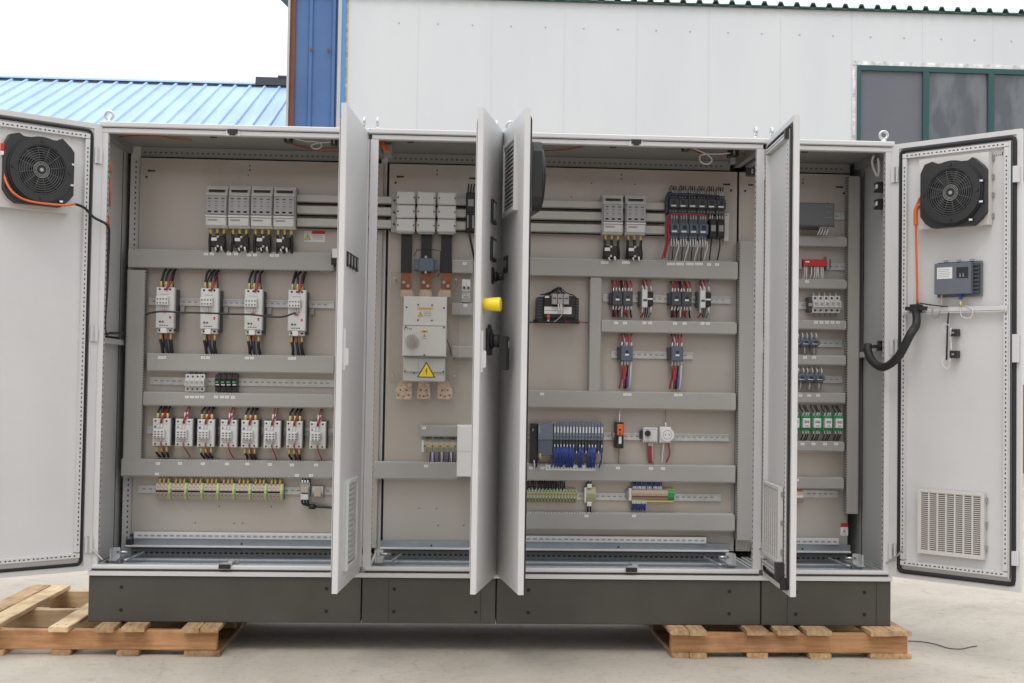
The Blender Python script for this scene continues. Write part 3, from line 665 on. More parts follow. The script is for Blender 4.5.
m = MB(); m.cbox(-.315+HX, -.262+HX, -.112, -.075, 1.262, 1.405, 'black', .006); m.box(-.3+HX, -.28+HX, -.1125, -.112, 1.355, 1.385, 'label'); m.box(-.262+HX, -.2615+HX, -.105, -.085, 1.36, 1.385, 'label'); m.build('grip', hd)
# mount rail for wires on the right door
m = MB(); bxs(m, -1, .056, .535, .016, .026, 1.548, 1.574, 'paint'); bxs(m, -1, .06, .53, .026, .0265, 1.552, 1.555, 'inkgrey'); m.build('cross_rail', dr)
for z in (1.46, 1.365):
    m = MB(); bxs(m, -1, .285, .318, .0, .035, z-.016, z+.016, 'black', .003); bxs(m, -1, .295, .305, .035, .038, z-.004, z+.004, 'inkgrey'); m.build('push_button_back', dr)
m = MB()
m.tube([(-.275, .02, 1.57), (-.272, .03, 1.50), (-.270, .03, 1.40), (-.268, .03, 1.34)], .004, 'black'); m.tube([(-.14, .03, 1.595), (-.2, .035, 1.585), (-.275, .035, 1.575)], .003, 'black')
m.tube(curve([(-.272, .03, 1.46), (-.25, .035, 1.48), (-.262, .035, 1.50), (-.285, .035, 1.49)]), .0018, 'wire_white'); m.tube(curve([(-.268, .03, 1.37), (-.25, .035, 1.33), (-.275, .035, 1.30), (-.288, .035, 1.345)]), .0018, 'wire_white')
m.tube(curve([(-.29, .036, 1.48), (-.288, .03, 1.42), (-.292, .03, 1.38)]), .003, 'wire_white')
m.tube(curve([(-.20, .03, 1.57), (-.205, .035, 1.53), (-.23, .035, 1.53), (-.235, .03, 1.56)]), .0014, 'wire_grey'); m.tube(curve([(-.33, .03, 1.575), (-.34, .035, 1.53), (-.38, .035, 1.525), (-.385, .03, 1.56), (-.35, .03, 1.58)]), .0018, 'wire_white')
m.build('wire', dr)
# sticker on right door, pale box behind fans
m = MB(); bxs(m, -1, .50, .505, -.004, -.0032, 2.225, 2.24, 'ink'); 
for k in range(5): bxs(m, -1, .455+k*.009, .460+k*.009, -.004, -.0032, 2.225, 2.232, 'inkgrey')
m.build('marking', dr)
for d, s, u0, u1, z0, z1 in ((dl, 1, .135, .455, 1.915, 2.215), (dr, -1, .14, .46, 1.925, 2.24), (dc, 1, .11, .43, 1.93, 2.24)):
    m = MB(); bxs(m, s, u0, u1, -.004, .040, z0, z1, 'filter', .003)
    if s < 0:
        for z in (z0+.03, z0+.12, z0+.2, z0+.28): bxs(m, s, u1+.001, u1+.008, -.004, .006, z, z+.022, 'inkgrey')
    m.build('fan_base', d)
# stay rods at the door bottoms
def cabrod(ci, P, mt='steel', r=.004): wire3(ci, P, r, mt, 'door_stay', 3)
cabrod(0, A([(86, 543), (92, 549), (99, 556), (103, 560)], -.01)); cabrod(3, [at(904, 547, -.1), at(897, 556, -.06), at(886, 563, .0), at(876, 565, .06)]); 
cabrod(2, [at(768, 553, -.10), at(763, 547, -.05), at(758, 550, .02), at(752, 556, .08)])
# ------------------------------------------------------------------ fans
def make_fan(label):
    root = empty('cabinet_fan', (0, 0, 0), label, 'fan', 'black ventilation fans on the cabinet doors')
    # local: x right, z up, y outwards towards viewer = +Y ; centre at origin height .15
    D = .055
    m = MB(); h = .148; c = .055; cz = .15
    pl = [(-h+c, -h), (h-c, -h), (h-.02, -h+.03), (h, -h+c), (h, h-c), (h-.015, h-.035), (h-c, h), (h-c-.02, h-.012), (-h+c+.02, h-.012), (-h+c, h), (-h+.02, h-.01), (-h, h-.05), (-h, -h+c), (-h+.025, -h+.02)]
    m.prism([(x, cz+z) for x, z in pl][::-1], 0, D-.018, 'y', 'black'); m.build('mounting_plate', root)
    m = MB(); m.disc((0, cz), .142, .112, D-.018, D-.008, 'black', 44); m.disc((0, cz), .136, .106, D-.008, D, 'black', 44); m.disc((0, cz), .11, .0, D-.0175, D-.0165, 'gap', 32)
    for k in range(4): a = math.pi/2*k; m.box(.122*math.cos(a)-.006, .122*math.cos(a)+.006, D, D+.004, cz+.122*math.sin(a)-.006, cz+.122*math.sin(a)+.006, 'black')
    m.build('shroud', root)
    m = MB()
    for k in range(7):
        a = 2*math.pi*k/7
        v = len(m.v)
        for i in range(5):
            r = .035+i*.017; da_ = .16*i
            for o, y in ((-.28, D-.0158), (.28, D-.007)):
                an = a+da_+o; m.v.append((r*math.cos(an), y, cz+r*math.sin(an)))
        for i in range(4): m.face([v+2*i, v+2*i+1, v+2*i+3, v+2*i+2], 'blackmatt', True)
    m.disc((0, cz), .036, .0, D-.0163, D-.006, 'blackmatt', 24); m.build('impeller', root)
    m = MB()
    for r in (.022, .028, .034, .044, .054, .064, .074, .084, .094, .103): m.ring((0, D-.004, cz), r, .0014, 'comp_mid' if r < .04 else 'guard', 'y', 36, 4)
    for k in range(12):
        a = math.pi*2*k/12+.2; m.tube([(.02*math.cos(a), D-.003, cz+.02*math.sin(a)), (.108*math.cos(a), D-.003, cz+.108*math.sin(a))], .0013, 'guard', 4)
    m.disc((0, cz), .008, 0, D-.006, D-.001, 'comp_mid', 16); m.build('wire_guard', root)
    for (x, z) in ((.05, .268), (.135, .19), (.135, .10), (.09, .025)):
        m = MB(); m.box(x-.007, x+.007, D-.012, D-.006, z-.004, z+.004, 'label'); m.box(x-.010, x+.010, D-.04, D-.0119, z-.008, z+.008, 'black'); m.build('clip', root)
    return root
def place_on_door(o, d, ci, u, t, z, s, extra=0):
    M = Matrix.Translation((BX[ci][0]+d.location.x, d.location.y, 0)) @ Matrix.Rotation(d.rotation_euler.z, 4, 'Z') @ Matrix.Translation((s*u, t, z))
    o.matrix_world = M
    o.location = M.to_translation(); o.rotation_euler = (0, extra, d.rotation_euler.z)
MIR[0] = True
fan = make_fan('black axial fan on the inside of the leftmost open door, beside an orange lead')
MIR[0] = False
place_on_door(fan, dl, 0, .290, .040, 1.932, 1)
f2 = copy_tree(fan); f2['label'] = 'black axial fan on the rightmost open door above the operator panel'; place_on_door(f2, dr, 3, .312, .040, 1.920, -1)
f3 = copy_tree(fan); f3['label'] = 'black fan seen edge on behind the upright centre door'; place_on_door(f3, dc, 2, .32, .040, 1.93, 1)
def on_door(d, ci, s, pts):
    M = Matrix.Translation((BX[ci][0]+d.location.x, d.location.y, 0)) @ Matrix.Rotation(d.rotation_euler.z, 4, 'Z'); return [M @ Vector((s*p[0], p[1], p[2])) for p in pts]
# fan leads
def loose(name, pts, r, mt, label, cat, group=None, n=6):
    P = curve(pts, n); o0 = P[0].copy(); m = MB(); m.tube([p-o0 for p in P], r, mt, 8); o = m.build(name); o.location = o0; return tag(o, label, cat, group)
loose('fan_cable', on_door(dl, 0, 1, [(.432, .06, 2.06), (.436, .08, 2.02), (.41, .1, 1.97), (.34, .1, 1.942), (.2, .1, 1.94), (.13, .07, 1.955)]), .0045, 'orange', 'thin orange lead curving along the lower edge of the left fan', 'cable')
pp = on_door(dl, 0, 1, [(.13, .07, 1.955), (.08, .05, 1.945), (.03, .035, 1.91)]); pp += [at(107, 225, -.015), at(109, 236, .02), at(108, 262, .035), at(107, 290, .035), at(105, 330, .035), at(112, 333, .12), at(125, 333, .4)]
loose('fan_cable', pp, .006, 'black', 'black cable running from the left fan down into the leftmost cabinet', 'cable')
m = MB(); PT = on_door(dr, 3, -1, [(.150, .05, 2.07), (.132, .05, 2.02), (.128, .045, 1.93), (.128, .035, 1.75), (.13, .03, 1.59)])
loose('fan_cable', PT, .0055, 'orange', 'bright orange cable hanging from the right fan to the black hose', 'cable')
PT = on_door(dr, 3, -1, [(.138, .048, 2.035), (.130, .049, 2.01), (.128, .047, 1.975), (.128, .046, 1.945)]); loose('cable_gland', PT, .0105, 'orange', 'thick orange plug part way down the orange fan cable', 'cable plug')
hose = on_door(dr, 3, -1, [(.130, .045, 1.575), (.140, .06, 1.50)]) + [at(910, 335, -.19), at(898, 357, -.13), at(884, 367, -.05), at(873, 362, .01), at(868, 352, .06), at(868, 345, .08)]
loose('cable_hose', hose, .019, 'blackmatt', 'thick black corrugated hose looping from the right cabinet wall to its door', 'hose', n=8)
P = on_door(dr, 3, -1, [(.13, .04, 1.575)])[0]
m = MB(); m.box(-.045, .045, -.02, .02, -.012, .004, 'black'); m.box(-.02, .02, -.024, .024, -.02, .014, 'black'); o = m.build('hose_clamp'); o.location = P; o.rotation_euler = (0, 0, dr.rotation_euler.z); tag(o, 'black clamp holding the upper end of the hose on the right door', 'hose clamp')
# red plug at left fan
P = on_door(dl, 0, 1, [(.435, .045, 2.165)])[0]; m = MB(); m.cbox(-.010, .014, -.012, .012, -.016, .016, 'red', .004); m.box(-.008, .006, -.014, -.0, -.034, -.018, 'label'); o = m.build('terminal_plug'); o.location = P; tag(o, 'small red plug at the edge of the left fan', 'plug')
# operator panel back on the right door
MIR[0] = True
root = empty('operator_panel', (0, 0, 0), 'blue grey operator panel seen from behind on the rightmost door', 'operator panel')
m = MB(); m.cbox(-.09, .115, 0, .012, 0, .155, 'panel_grey', .004)
b0 = len(m.v); m.box(-.088, .080, .012, .045, .012, .148, 'panel_grey'); m.build('housing', root)
m = MB(); m.box(-.075, -.005, .045, .0462, .08, .13, 'label')
for k in range(5): m.box(-.07, -.02+.004*(k % 3), .0462, .0466, .088+k*.008, .090+k*.008, 'inkgrey')
m.build('rating_label', root)
m = MB(); m.box(.015, .068, .045, .0465, .08, .128, 'screen'); m.prism([(.028, .086), (.036, .086), (.032, .104)], .0465, .048, 'y', 'inkgrey'); m.prism([(.042, .086), (.05, .086), (.046, .104)], .0465, .048, 'y', 'inkgrey'); m.build('slot_cover', root)
m = MB()
for k in range(8): m.box(.08, .108, .012, .024, .014+k*.017, .024+k*.017, 'anthracite'); m.box(-.082+k*.02, -.07+k*.02, .01, .03, .148, .153, 'anthracite')
for x in (-.05, .01, .07): m.box(x-.008, x+.008, .008, .02, .155, .164, 'comp_mid')
m.build('vent_ribs', root)
m = MB(); m.tube(curve([(-.06, .03, .012), (-.062, .03, -.02), (-.06, .03, -.045)]), .004, 'terminal'); m.build('cable', root)
m = MB(); m.box(.020, .032, .02, .036, -.012, .014, 'wire_blue'); m.tube([(.026, .028, -.02), (.026, .028, -.045)], .006, 'ferrule'); m.build('network_plug', root)
MIR[0] = False
place_on_door(root, dr, 3, .305, .0, 1.618, -1)
# ------------------------------------------------------------------ components on the mounting plates
def comp(name, x0, y0, x1, y1, d, label, cat, group=None):
    # Empty on the plate plane; width and height measured at the component's front
    a, b, c, e = rect(x0, y0, x1, y1, YP-d); o = empty(name, ((a+b)/2, YP, c), label, cat, group); return o, b-a, e-c
def cloc(x0, y0, x1, y1, d):
    a, b, c, e = rect(x0, y0, x1, y1, YP-d); return Vector(((a+b)/2, YP, c))
def wire(root, pts, r, mt, n=4, name='wire'):
    m = MB(); m.tube(curve(pts, n), r, mt, 6); return m.build(name, root)
def ferr(root, x, y, z0, z1, r=.0055, mt='ferrule', name='ferrule'):
    m = MB(); m.cyl((x, y, z0), (x, y, z1), r, mt, 8); return m.build(name, root)
rj = lambda k: random.uniform(-k, k)
BAYN = ['the leftmost cabinet', 'the main breaker cabinet', 'the third cabinet', 'the rightmost cabinet']
# --- fuse switch disconnectors
def fuse_switch(args, label, grp):
    o, w, h = comp('fuse_switch', *args, .125, label, 'fuse switch', grp); w -= .002; x = w/2
    m = MB(); m.prism([(-.0, 0), (-.0, h), (-.06, h), (-.085, h-.004), (-.10, h*.76), (-.10, .02), (-.085, 0)], -x, x, 'x', 'switch_grey'); m.build('housing', o)
    m = MB(); m.prism([(-.09, h-.012), (-.118, h*.74), (-.10, h*.74)], -x+.003, x-.003, 'x', 'switch_grey')
    m.box(-x+.014, x-.014, -.112, -.098, h*.825, h*.885, 'slot'); m.box(-x+.012, x-.012, -.117, -.1, h*.885, h*.90, 'switch_grey'); m.build('handle', o)
    m = MB(); m.cbox(-x+.002, x-.002, -.12, -.10, h*.30, h*.735, 'switch_mid', .003)
    for k in (-1, 0, 1):
        c = k*.031
        m.box(c-.008, c+.008, -.1212, -.12, h*.345, h*.385, 'gap'); m.box(c-.008, c+.008, -.1212, -.12, h*.655, h*.68, 'ink')
        for j in range(4): m.box(c-.006, c+.006, -.1212, -.12, h*(.44+.05*j), h*(.455+.05*j), 'rust' if j % 2 else 'inkgrey')
    m.build('fuse_cover', o)
    m = MB(); m.cbox(-x+.002, x-.002, -.125, -.10, h*.24, h*.285, 'label', .003); m.cbox(-x+.003, x-.003, -.118, -.10, h*.04, h*.235, 'switch_grey', .003); m.box(-x+.012, x*.15, -.1186, -.118, h*.15, h*.19, 'inkgrey'); m.build('bottom_cover', o)
    for k in (-1, 0, 1):
        ferr(o, k*.031, -.07, -.028, .004, .0068)
        wire(o, [(k*.033, -.07, -.025), (k*.035+rj(.004), -.072, -.06), (k*.038+rj(.004), -.06, -.10), (k*.036, -.04, -.135)], .0075, 'wire_black')
    return o
fs = [(204.8, 184, 227, 227), (227.4, 184.3, 249.6, 227.4), (250, 184.6, 272.3, 227.8), (272.7, 185, 295, 228.3)]
f0 = fuse_switch(fs[0], 'grey fuse switch, first from the left of four in the leftmost cabinet', 'fuse switches of the leftmost cabinet')
for k in (1, 2, 3): fuse_switch(fs[k], 'grey fuse switch, %s from the left of four in the leftmost cabinet' % ORD[k], 'fuse switches of the leftmost cabinet')
f1 = clone(f0, cloc(602.3, 193, 624.6, 233.5, .125), 'grey three pole fuse switch on the left of the pair in the third cabinet'); f1['group'] = 'fuse switches of the third cabinet'; f1.scale = (.965, 1, .95)
f2_ = clone(f1, cloc(625.2, 193.3, 647.5, 233.8, .125), 'grey three pole fuse switch on the right of the pair in the third cabinet')
# --- current transformers on the wires
def ct(args, label, grp):
    o, w, h = comp('current_transformer', *args, .085, label, 'current transformer', grp); x = w/2
    m = MB(); m.cbox(-x, x, -.085, -.045, h*.15, h, 'black', .004); m.box(-x*.55, -x*.2, -.08, -.05, 0, h*.2, 'black'); m.box(x*.3, x*.65, -.08, -.05, 0, h*.2, 'black'); m.build('body', o)
    m = MB(); m.box(-x*.9, -x*.15, -.0866, -.085, h*.62, h*.88, 'label'); m.build('rating_label', o)
    for z in (h*.95, h*.2): m = MB(); m.cyl((0, -.088, z), (0, -.08, z), .006, 'steel', 10); m.build('bolt', o)
    m = MB(); m.tube([(-x*.3, -.09, h*.1), (-x*.2, -.088, -.01)], .004, 'label', 6); m.tube([(x*.5, -.09, h*.18), (x*.6, -.088, -.01)], .005, 'label', 6); m.build('terminal', o)
    return o
cts = [(210.5, 236, 225, 248.5), (234, 236.5, 248.5, 249), (256, 236.5, 270.5, 249), (276, 237.5, 290, 250)]
c0 = ct(cts[0], 'black current transformer, first of four under the fuse switches of the leftmost cabinet', 'current transformers of the leftmost cabinet')
for k in (1, 2, 3): clone(c0, cloc(*cts[k], .085), 'black current transformer, %s of four under the fuse switches of the leftmost cabinet' % ORD[k])
q = clone(c0, cloc(604, 247, 618, 258.5, .085), 'small black current transformer under the left fuse switch of the third cabinet'); q['group'] = 'current transformers of the third cabinet'
clone(q, cloc(628, 247.3, 642, 258.8, .085), 'small black current transformer under the right fuse switch of the third cabinet')
# --- busbars
for k, (y0, y1) in enumerate(((195.5, 203), (206.5, 215), (219, 227.6))):
    a, b, c, e = rect(297, y0, 376, y1, YP-.05); b2 = at(665, (202, 213, 224)[k]+3.5, YP-.05).x
    m = MB(); m.cbox(0, b2-a, -.01, .012, 0, e-c, 'bus_grey', .002); m.box(0, b2-a, -.0105, -.01, .001, .003, 'duct_dark'); m.box(0, b2-a, .012, .016, -.006, 0, 'gap'); o = m.build('busbar'); o.location = (a, YP-.05, c)
    tag(o, 'long grey covered busbar running across three cabinets, %s of three' % ['topmost', 'middle', 'lowest'][k], 'busbar', 'horizontal busbars behind the switches')
# --- overload contactors, upper row of leftmost cabinet
def starter(args, label):
    o, w, h = comp('motor_contactor', *args, .13, label, 'contactor', 'contactors in the upper row of the leftmost cabinet'); x = w/2
    m = MB(); m.cbox(-x+.006, x+.003, -.075, 0, h*.04, h*.97, 'anthracite', .003); m.box(x+.012, x+.03, -.03, -.008, h*.48, h*.62, 'comp_mid'); m.build('base', o)
    m = MB(); m.cbox(-x, x, -.115, -.075, h*.10, h, 'comp', .004)
    for k in (-1, 0, 1): m.cyl((k*.024-.002, -.1165, h*.955), (k*.024-.002, -.114, h*.955), .005, 'gap', 8)
    m.box(-x+.02, x-.024, -.1158, -.115, h*.845, h*.855, 'inkgrey'); m.box(-x+.015, x-.02, -.1156, -.115, h*.505, h*.51, 'inkgrey')
    m.box(x-.022, x-.014, -.1158, -.115, h*.31, h*.37, 'red'); m.box(-x+.016, -x+.026, -.1158, -.115, h*.22, h*.26, 'ink'); m.box(-x+.03, -x+.038, -.1158, -.115, h*.22, h*.26, 'ink')
    for k in range(4): m.box(-x+.018+k*.011, -x+.025+k*.011, -.1158, -.115, h*.15, h*.17, 'ink')
    m.build('cover', o)
    m = MB(); m.cbox(-x+.002, x-.024, -.135, -.115, h*.60, h*.79, 'comp', .003)
    for i in range(4):
        for j in range(2): m.box(-x+.008+i*.0135, -x+.014+i*.0135, -.1358, -.135, h*(.635+.085*j), h*(.665+.085*j), 'ink')
    m.build('auxiliary_block', o)
    m = MB(); m.cbox(-x+.004, x-.006, -.10, -.05, 0, h*.10, 'comp', .003); m.cbox(-x+.022, x-.034, -.112, -.10, -.002, h*.12, 'label', .002)
    for k in (-1, 1): m.box(k*.024-.006, k*.024+.006, -.1008, -.10, h*.03, h*.07, 'gap')
    m.build('terminal_cover', o)
    for k in (-1, 0, 1):
        ferr(o, k*.024-.002, -.09, h-.004, h+.03); wire(o, [(k*.024-.002, -.09, h+.028), (k*.022-.002+rj(.003), -.086, h+.045), (k*.020+rj(.005), -.06, h+.075), (k*.022+.006, -.03, h+.092)], .0055, 'wire_black')
        ferr(o, k*.024-.002, -.08, -.032, .002, .006, 'ferrule' if k else 'brick_orange'); wire(o, [(k*.024-.002, -.08, -.03), (k*.022+rj(.003), -.075, -.055), (k*.021+.002+rj(.004), -.05, -.085), (k*.022+.005, -.03, -.105)], .0075, 'wire_dblue' if k == 0 else 'wire_black')
    for k in (-1, 1): wire(o, [(k*.024+.006, -.07, h*.98), (k*.022+rj(.006), -.06, h*1.15), (k*.02+rj(.012), -.03, h*1.40)], .0035, 'wire_black'); wire(o, [(k*.018, -.06, .0), (k*.018+rj(.006), -.05, -.05), (k*.02+rj(.010), -.03, -.105)], .0045, 'wire_dblue')
    wire(o, [(.004, -.118, h*.96), (.012, -.12, h*1.02), (.024, -.10, h*1.12), (.018, -.06, h*1.22), (.022, -.03, h*1.38)], .003, 'wire_red'); wire(o, [(.006, -.118, h*.93), (.015, -.12, h*1.02), (.014, -.10, h*1.15), (.018, -.05, h*1.38)], .003, 'wire_red')
    m = MB(); m.cbox(-.012, .008, -.122, -.115, h*.45, h*.475, 'red', .002); m.tube([(-.006, -.118, h*.47), (-.006, -.12, h*.58)], .003, 'label'); m.tube([(.004, -.118, h*.47), (.004, -.12, h*.58)], .003, 'label'); m.build('coil_lead', o)
    return o
st = [(155, 287, 173.5, 332.5), (199.5, 288, 217.8, 333.5), (243.8, 289, 262, 334.5), (287.5, 289.7, 305.5, 335.5)]
s0 = starter(st[0], 'tall pale contactor, first from left in the upper row of the leftmost cabinet')
for k in (1, 2, 3): starter(st[k], 'tall pale contactor, %s from left in the upper row of the leftmost cabinet' % ORD[k])
loose('control_cable', A([(146, 315), (150, 313), (163, 311.5), (185, 312.5), (206, 313), (230, 314), (250, 314.5), (262, 315.8), (275, 317), (284, 316.5), (292, 314), (296, 313)], YP-.15), .0045, 'black', 'black control cable strung across the four upper contactors', 'cable')
# --- miniature breakers and fuse relays
def mcb(args, label, grp, d=.075, mt='comp'):
    o, w, h = comp('circuit_breaker_module', *args, d, label, 'circuit breaker', grp); x = w/2-.0006
    m = MB(); m.prism([(0, 0), (0, h), (-d*.72, h), (-d*.72, h*.72), (-d, h*.68), (-d, h*.32), (-d*.72, h*.28), (-d*.72, 0)], -x, x, 'x', mt); m.build('body', o)
    m = MB(); m.box(-x*.5, x*.5, -d-.008, -d, h*.48, h*.60, 'comp_mid' if mt == 'comp' else 'black'); m.build('lever', o)
    m = MB(); m.cyl((0, -d*.72-.001, h*.86), (0, -d*.72+.002, h*.86), x*.5, 'ink', 8); m.cyl((0, -d*.72-.001, h*.14), (0, -d*.72+.002, h*.14), x*.5, 'ink', 8); m.build('screw', o)
    for z0, z1 in ((h-.006, h+.018), (.006, -.016)): wire(o, [(0, -d*.5, z0), (rj(.002), -d*.45, (z0+z1)/2), (rj(.003), -d*.35, z1)], .0028, 'wire_white' if mt == 'comp' and z1 > 0 else 'wire_grey')
    return o
g = 'white breaker modules in the leftmost cabinet'
b0 = mcb((184.5, 374, 189.3, 391.5), 'slim white breaker module, first from the left of four between the two contactor rows', g)
for k in (1, 2, 3): clone(b0, cloc(184.5+k*4.9, 374.1, 189.3+k*4.9, 391.6, .075), 'slim white breaker module, %s from the left of four between the two contactor rows' % ORD[k])
g = 'black relays with green windows in the leftmost cabinet'
def relay(args, label, grp):
    o, w, h = comp('relay', *args, .06, label, 'relay', grp); x = w/2-.0008
    m = MB(); m.prism([(0, 0), (0, h), (-.045, h), (-.048, h*.75), (-.06, h*.66), (-.06, h*.36), (-.048, h*.28), (-.045, 0)], -x, x, 'x', 'black'); m.build('body', o)
    m = MB(); m.box(-x*.8, x*.4, -.061, -.06, h*.50, h*.60, 'green'); m.build('indicator_window', o); m = MB(); m.box(-x*.7, x*.7, -.0612, -.06, h*.37, h*.42, 'label'); m.build('rating_label', o)
    for z0, z1 in ((h-.004, h+.016), (.004, -.018)): wire(o, [(0, -.03, z0), (rj(.002), -.03, (z0+z1)/2), (rj(.003), -.025, z1)], .003, 'wire_grey')
    return o
r0_ = relay((214.5, 374.5, 220, 391.5), 'small black relay with green window, first from left of four between contactor rows', g)
for k in (1, 2, 3): clone(r0_, cloc(214.5+k*5.7, 374.6, 220+k*5.7, 391.6, .06), 'small black relay with green window, %s from left of four between contactor rows' % ORD[k])
# --- lower contactor row
def contactor(args, label, powered):
    o, w, h = comp('contactor', *args, .10, label, 'contactor', 'contactors in the lower row of the leftmost cabinet'); x = w/2
    m = MB(); m.cbox(-x+.006, x+.004, -.062, 0, h*.03, h*1.03, 'anthracite', .003); m.box(x+.014, x+.026, -.03, -.008, h*.42, h*.6, 'comp_mid'); m.build('base', o)
    m = MB(); m.cbox(-x, x, -.090, -.062, .002, h, 'comp', .004)
    for u in (-.027, .0, .024):
        for z in (h*.91, h*.09): m.cyl((u-.001, -.0912, z), (u-.001, -.0895, z), .0045, 'gap', 8)
    m.box(-x+.008, x-.010, -.0906, -.09, h*.80, h*.81, 'inkgrey'); m.box(-x+.008, x-.010, -.0906, -.09, h*.185, h*.195, 'inkgrey'); m.box(-x+.008, -x+.016, -.0908, -.09, h*.66, h*.74, 'wire_blue' if powered else 'inkgrey'); m.build('cover', o)
    m = MB(); m.cbox(-x+.006, x-.022, -.112, -.09, h*.30, h*.62, 'comp', .003)
    for i in range(3):
        for j in range(3): m.box(-x+.013+i*.0155, -x+.021+i*.0155, -.1128, -.112, h*(.33+.09*j), h*(.37+.09*j), 'ink')
    m.build('auxiliary_block', o)
    if powered:
        for k in (-1, 0, 1):
            ferr(o, k*.023-.002+.003, -.075, h-.002, h+.025, .006); wire(o, [(k*.023, -.075, h+.023), (k*.021+rj(.003), -.06, h+.040), (k*.021+.006, -.03, h+.055)], .006, 'wire_black')
            ferr(o, k*.023-.001, -.07, -.026, .003, .006); wire(o, [(k*.023-.001, -.07, -.024), (k*.02+rj(.006), -.06, -.035), (k*.02+.004, -.03, -.052)], .006, 'wire_black')
    else:
        m = MB(); m.box(-.004, .004, -.07, -.05, h, h+.03, 'label'); m.box(.008, .014, -.07, -.05, h, h+.03, 'label'); m.build('wire_marker', o)
    for q in (0, .006): wire(o, [(-.004+q, -.094, h*.84), (-.001+q, -.10, h*.96), (.006+q, -.08, h+.015), (.004+q*2+rj(.004), -.05, h+.036), (.008+q+rj(.004), -.03, h+.058)], .0028, 'wire_red')
    wire(o, [(0, -.094, h*.16), (.004, -.10, .0), (.010+rj(.006), -.08, -.02), (.018+rj(.008), -.04, -.05)], .003, 'wire_red')
    m = MB(); m.tube([(-.012, -.093, h*.80), (-.014, -.105, h*.62)], .0022, 'label'); m.tube([(.002, -.093, h*.82), (.001, -.105, h*.62)], .0022, 'label'); m.tube([(0, -.093, h*.15), (0, -.105, h*.3)], .0022, 'label'); m.build('coil_lead', o)
    return o
ct_ = [(152, 418.5, 169.8, 446.5), (174.8, 419, 192, 447), (196.8, 419.5, 214, 447.5), (219.8, 420, 236.6, 448), (240.8, 420.4, 257.7, 448.4), (263.4, 421, 280.2, 449), (286, 421.3, 302, 449), (309.3, 421.8, 325.6, 449.5)]
la = 'squat pale contactor with %s, %s from left in the lower contactor row'
k0 = contactor(ct_[0], la % ('yellow wire ends', 'first'), True); k1 = contactor(ct_[1], la % ('only red wires', 'second'), False)
for k in range(2, 8): contactor(ct_[k], la % ('yellow wire ends' if k % 2 == 0 else 'only red wires', ORD[k]), k % 2 == 0)
# --- terminal strip with earth terminals
o, w, h = comp('terminal_strip', 155.5, 483.7, 283.5, 499.6, .055, 'long beige terminal strip with green and yellow earth terminals, lowest in leftmost cabinet', 'terminal strip')
m = MB(); m.box(-w/2, w/2, -.004, -.001, h*.2, h*.8, 'anthracite'); m.build('base', o)
gw = w/8
tb = None; te = None
for gi in range(8):
    for j in range(3):
        xx = -w/2+gi*gw+(j+.5)*gw*.77/3
        if tb is None:
            q = MB(); hw = gw*.77/6-.0006; q.prism([(-.004, 0), (-.004, h), (-.04, h), (-.055, h*.62), (-.055, h*.38), (-.04, 0)], -hw, hw, 'x', 'terminal'); q.box(-hw, hw, -.0562, -.054, h*.44, h*.55, 'gap')
            for z in (h*.74, h*.24): q.cyl((0, -.051, z), (0, -.047, z), .0028, 'ink', 6)
            tb = q.build('terminal', o); t_ = tb
        else: t_ = tb.copy(); COL.objects.link(t_); t_.parent = o
        t_.location = (xx, 0, 0)
    xx = -w/2+gi*gw+gw*.885
    if te is None:
        q = MB(); hw = gw*.115-.0006; q.prism([(-.004, -.002), (-.004, h+.002), (-.04, h+.002), (-.056, h*.62), (-.056, h*.38), (-.04, -.002)], -hw, hw*.0, 'x', 'earth_yellow'); q.prism([(-.004, -.002), (-.004, h+.002), (-.04, h+.002), (-.056, h*.62), (-.056, h*.38), (-.04, -.002)], 0, hw, 'x', 'earth_green'); te = q.build('earth_terminal', o); t_ = te
    else: t_ = te.copy(); COL.objects.link(t_); t_.parent = o
    t_.location = (xx, 0, 0)
    q = MB()
    for j in range(3):
        xx = -w/2+gi*gw+(j+.8)*gw*.8/3; q.tube([(xx-.002, -.04, h-.006), (xx+rj(.002), -.04, h+.014), (xx+rj(.003), -.034, h+.028)], .0056, 'ferrule')
    q.build('ferrule', o)
    q = MB()
    for j in range(3):
        xx = -w/2+gi*gw+(j+.8)*gw*.8/3; q.tube([(xx, -.034, h+.026), (xx+.002, -.03, h+.045)], .005, 'wire_black')
    q.build('wire', o)
# power tap and spare block right of the strip
o, w, h = comp('terminal_block', 299.5, 480, 309.5, 500, .07, 'light grey terminal block with a thick black cable, right of the beige terminal strip', 'terminal block')
m = MB(); m.cbox(-w/2, w/2, -.05, 0, h*.2, h*.86, 'comp_mid', .003); m.cbox(-w/2+.006, w/2-.004, -.07, -.05, h*.35, h*.65, 'terminal', .003); m.cbox(-w*.4, w*.4, -.066, -.05, -.0, h*.28, 'comp', .003); m.build('body', o)
for k in (-1, 0, 1):
    wire(o, [(k*.013, -.04, h*.84), (k*.014, -.04, h*1.0), (k*.012, -.03, h*1.2)], .004, 'wire_black'); ferr(o, k*.013, -.05, h*.82, h*.98, .0045, 'label', 'wire_marker'); wire(o, [(k*.013, -.05, .0), (k*.013+.004, -.045, -.02), (.03+k*.004, -.04, -.032)], .005, 'wire_black')
m = MB(); P0 = at(309, 506.5, YP-.04)-o.location; P1 = at(336, 508, YP-.05)-o.location; m.cyl(tuple(P0), (P0.x+.03, P0.y, P0.z-.001), .0125, 'black', 10); m.build('cable_gland', o); wire(o, [(P0.x+.03, P0.y, P0.z), (P0.x+.09, P0.y, P0.z-.003), (P1.x, P1.y, P1.z)], .0065, 'wire_black', name='cable')
o, w, h = comp('terminal_block', 312, 487, 323, 497.5, .055, 'beige spare terminal block right of the block with the thick black cable', 'terminal block')
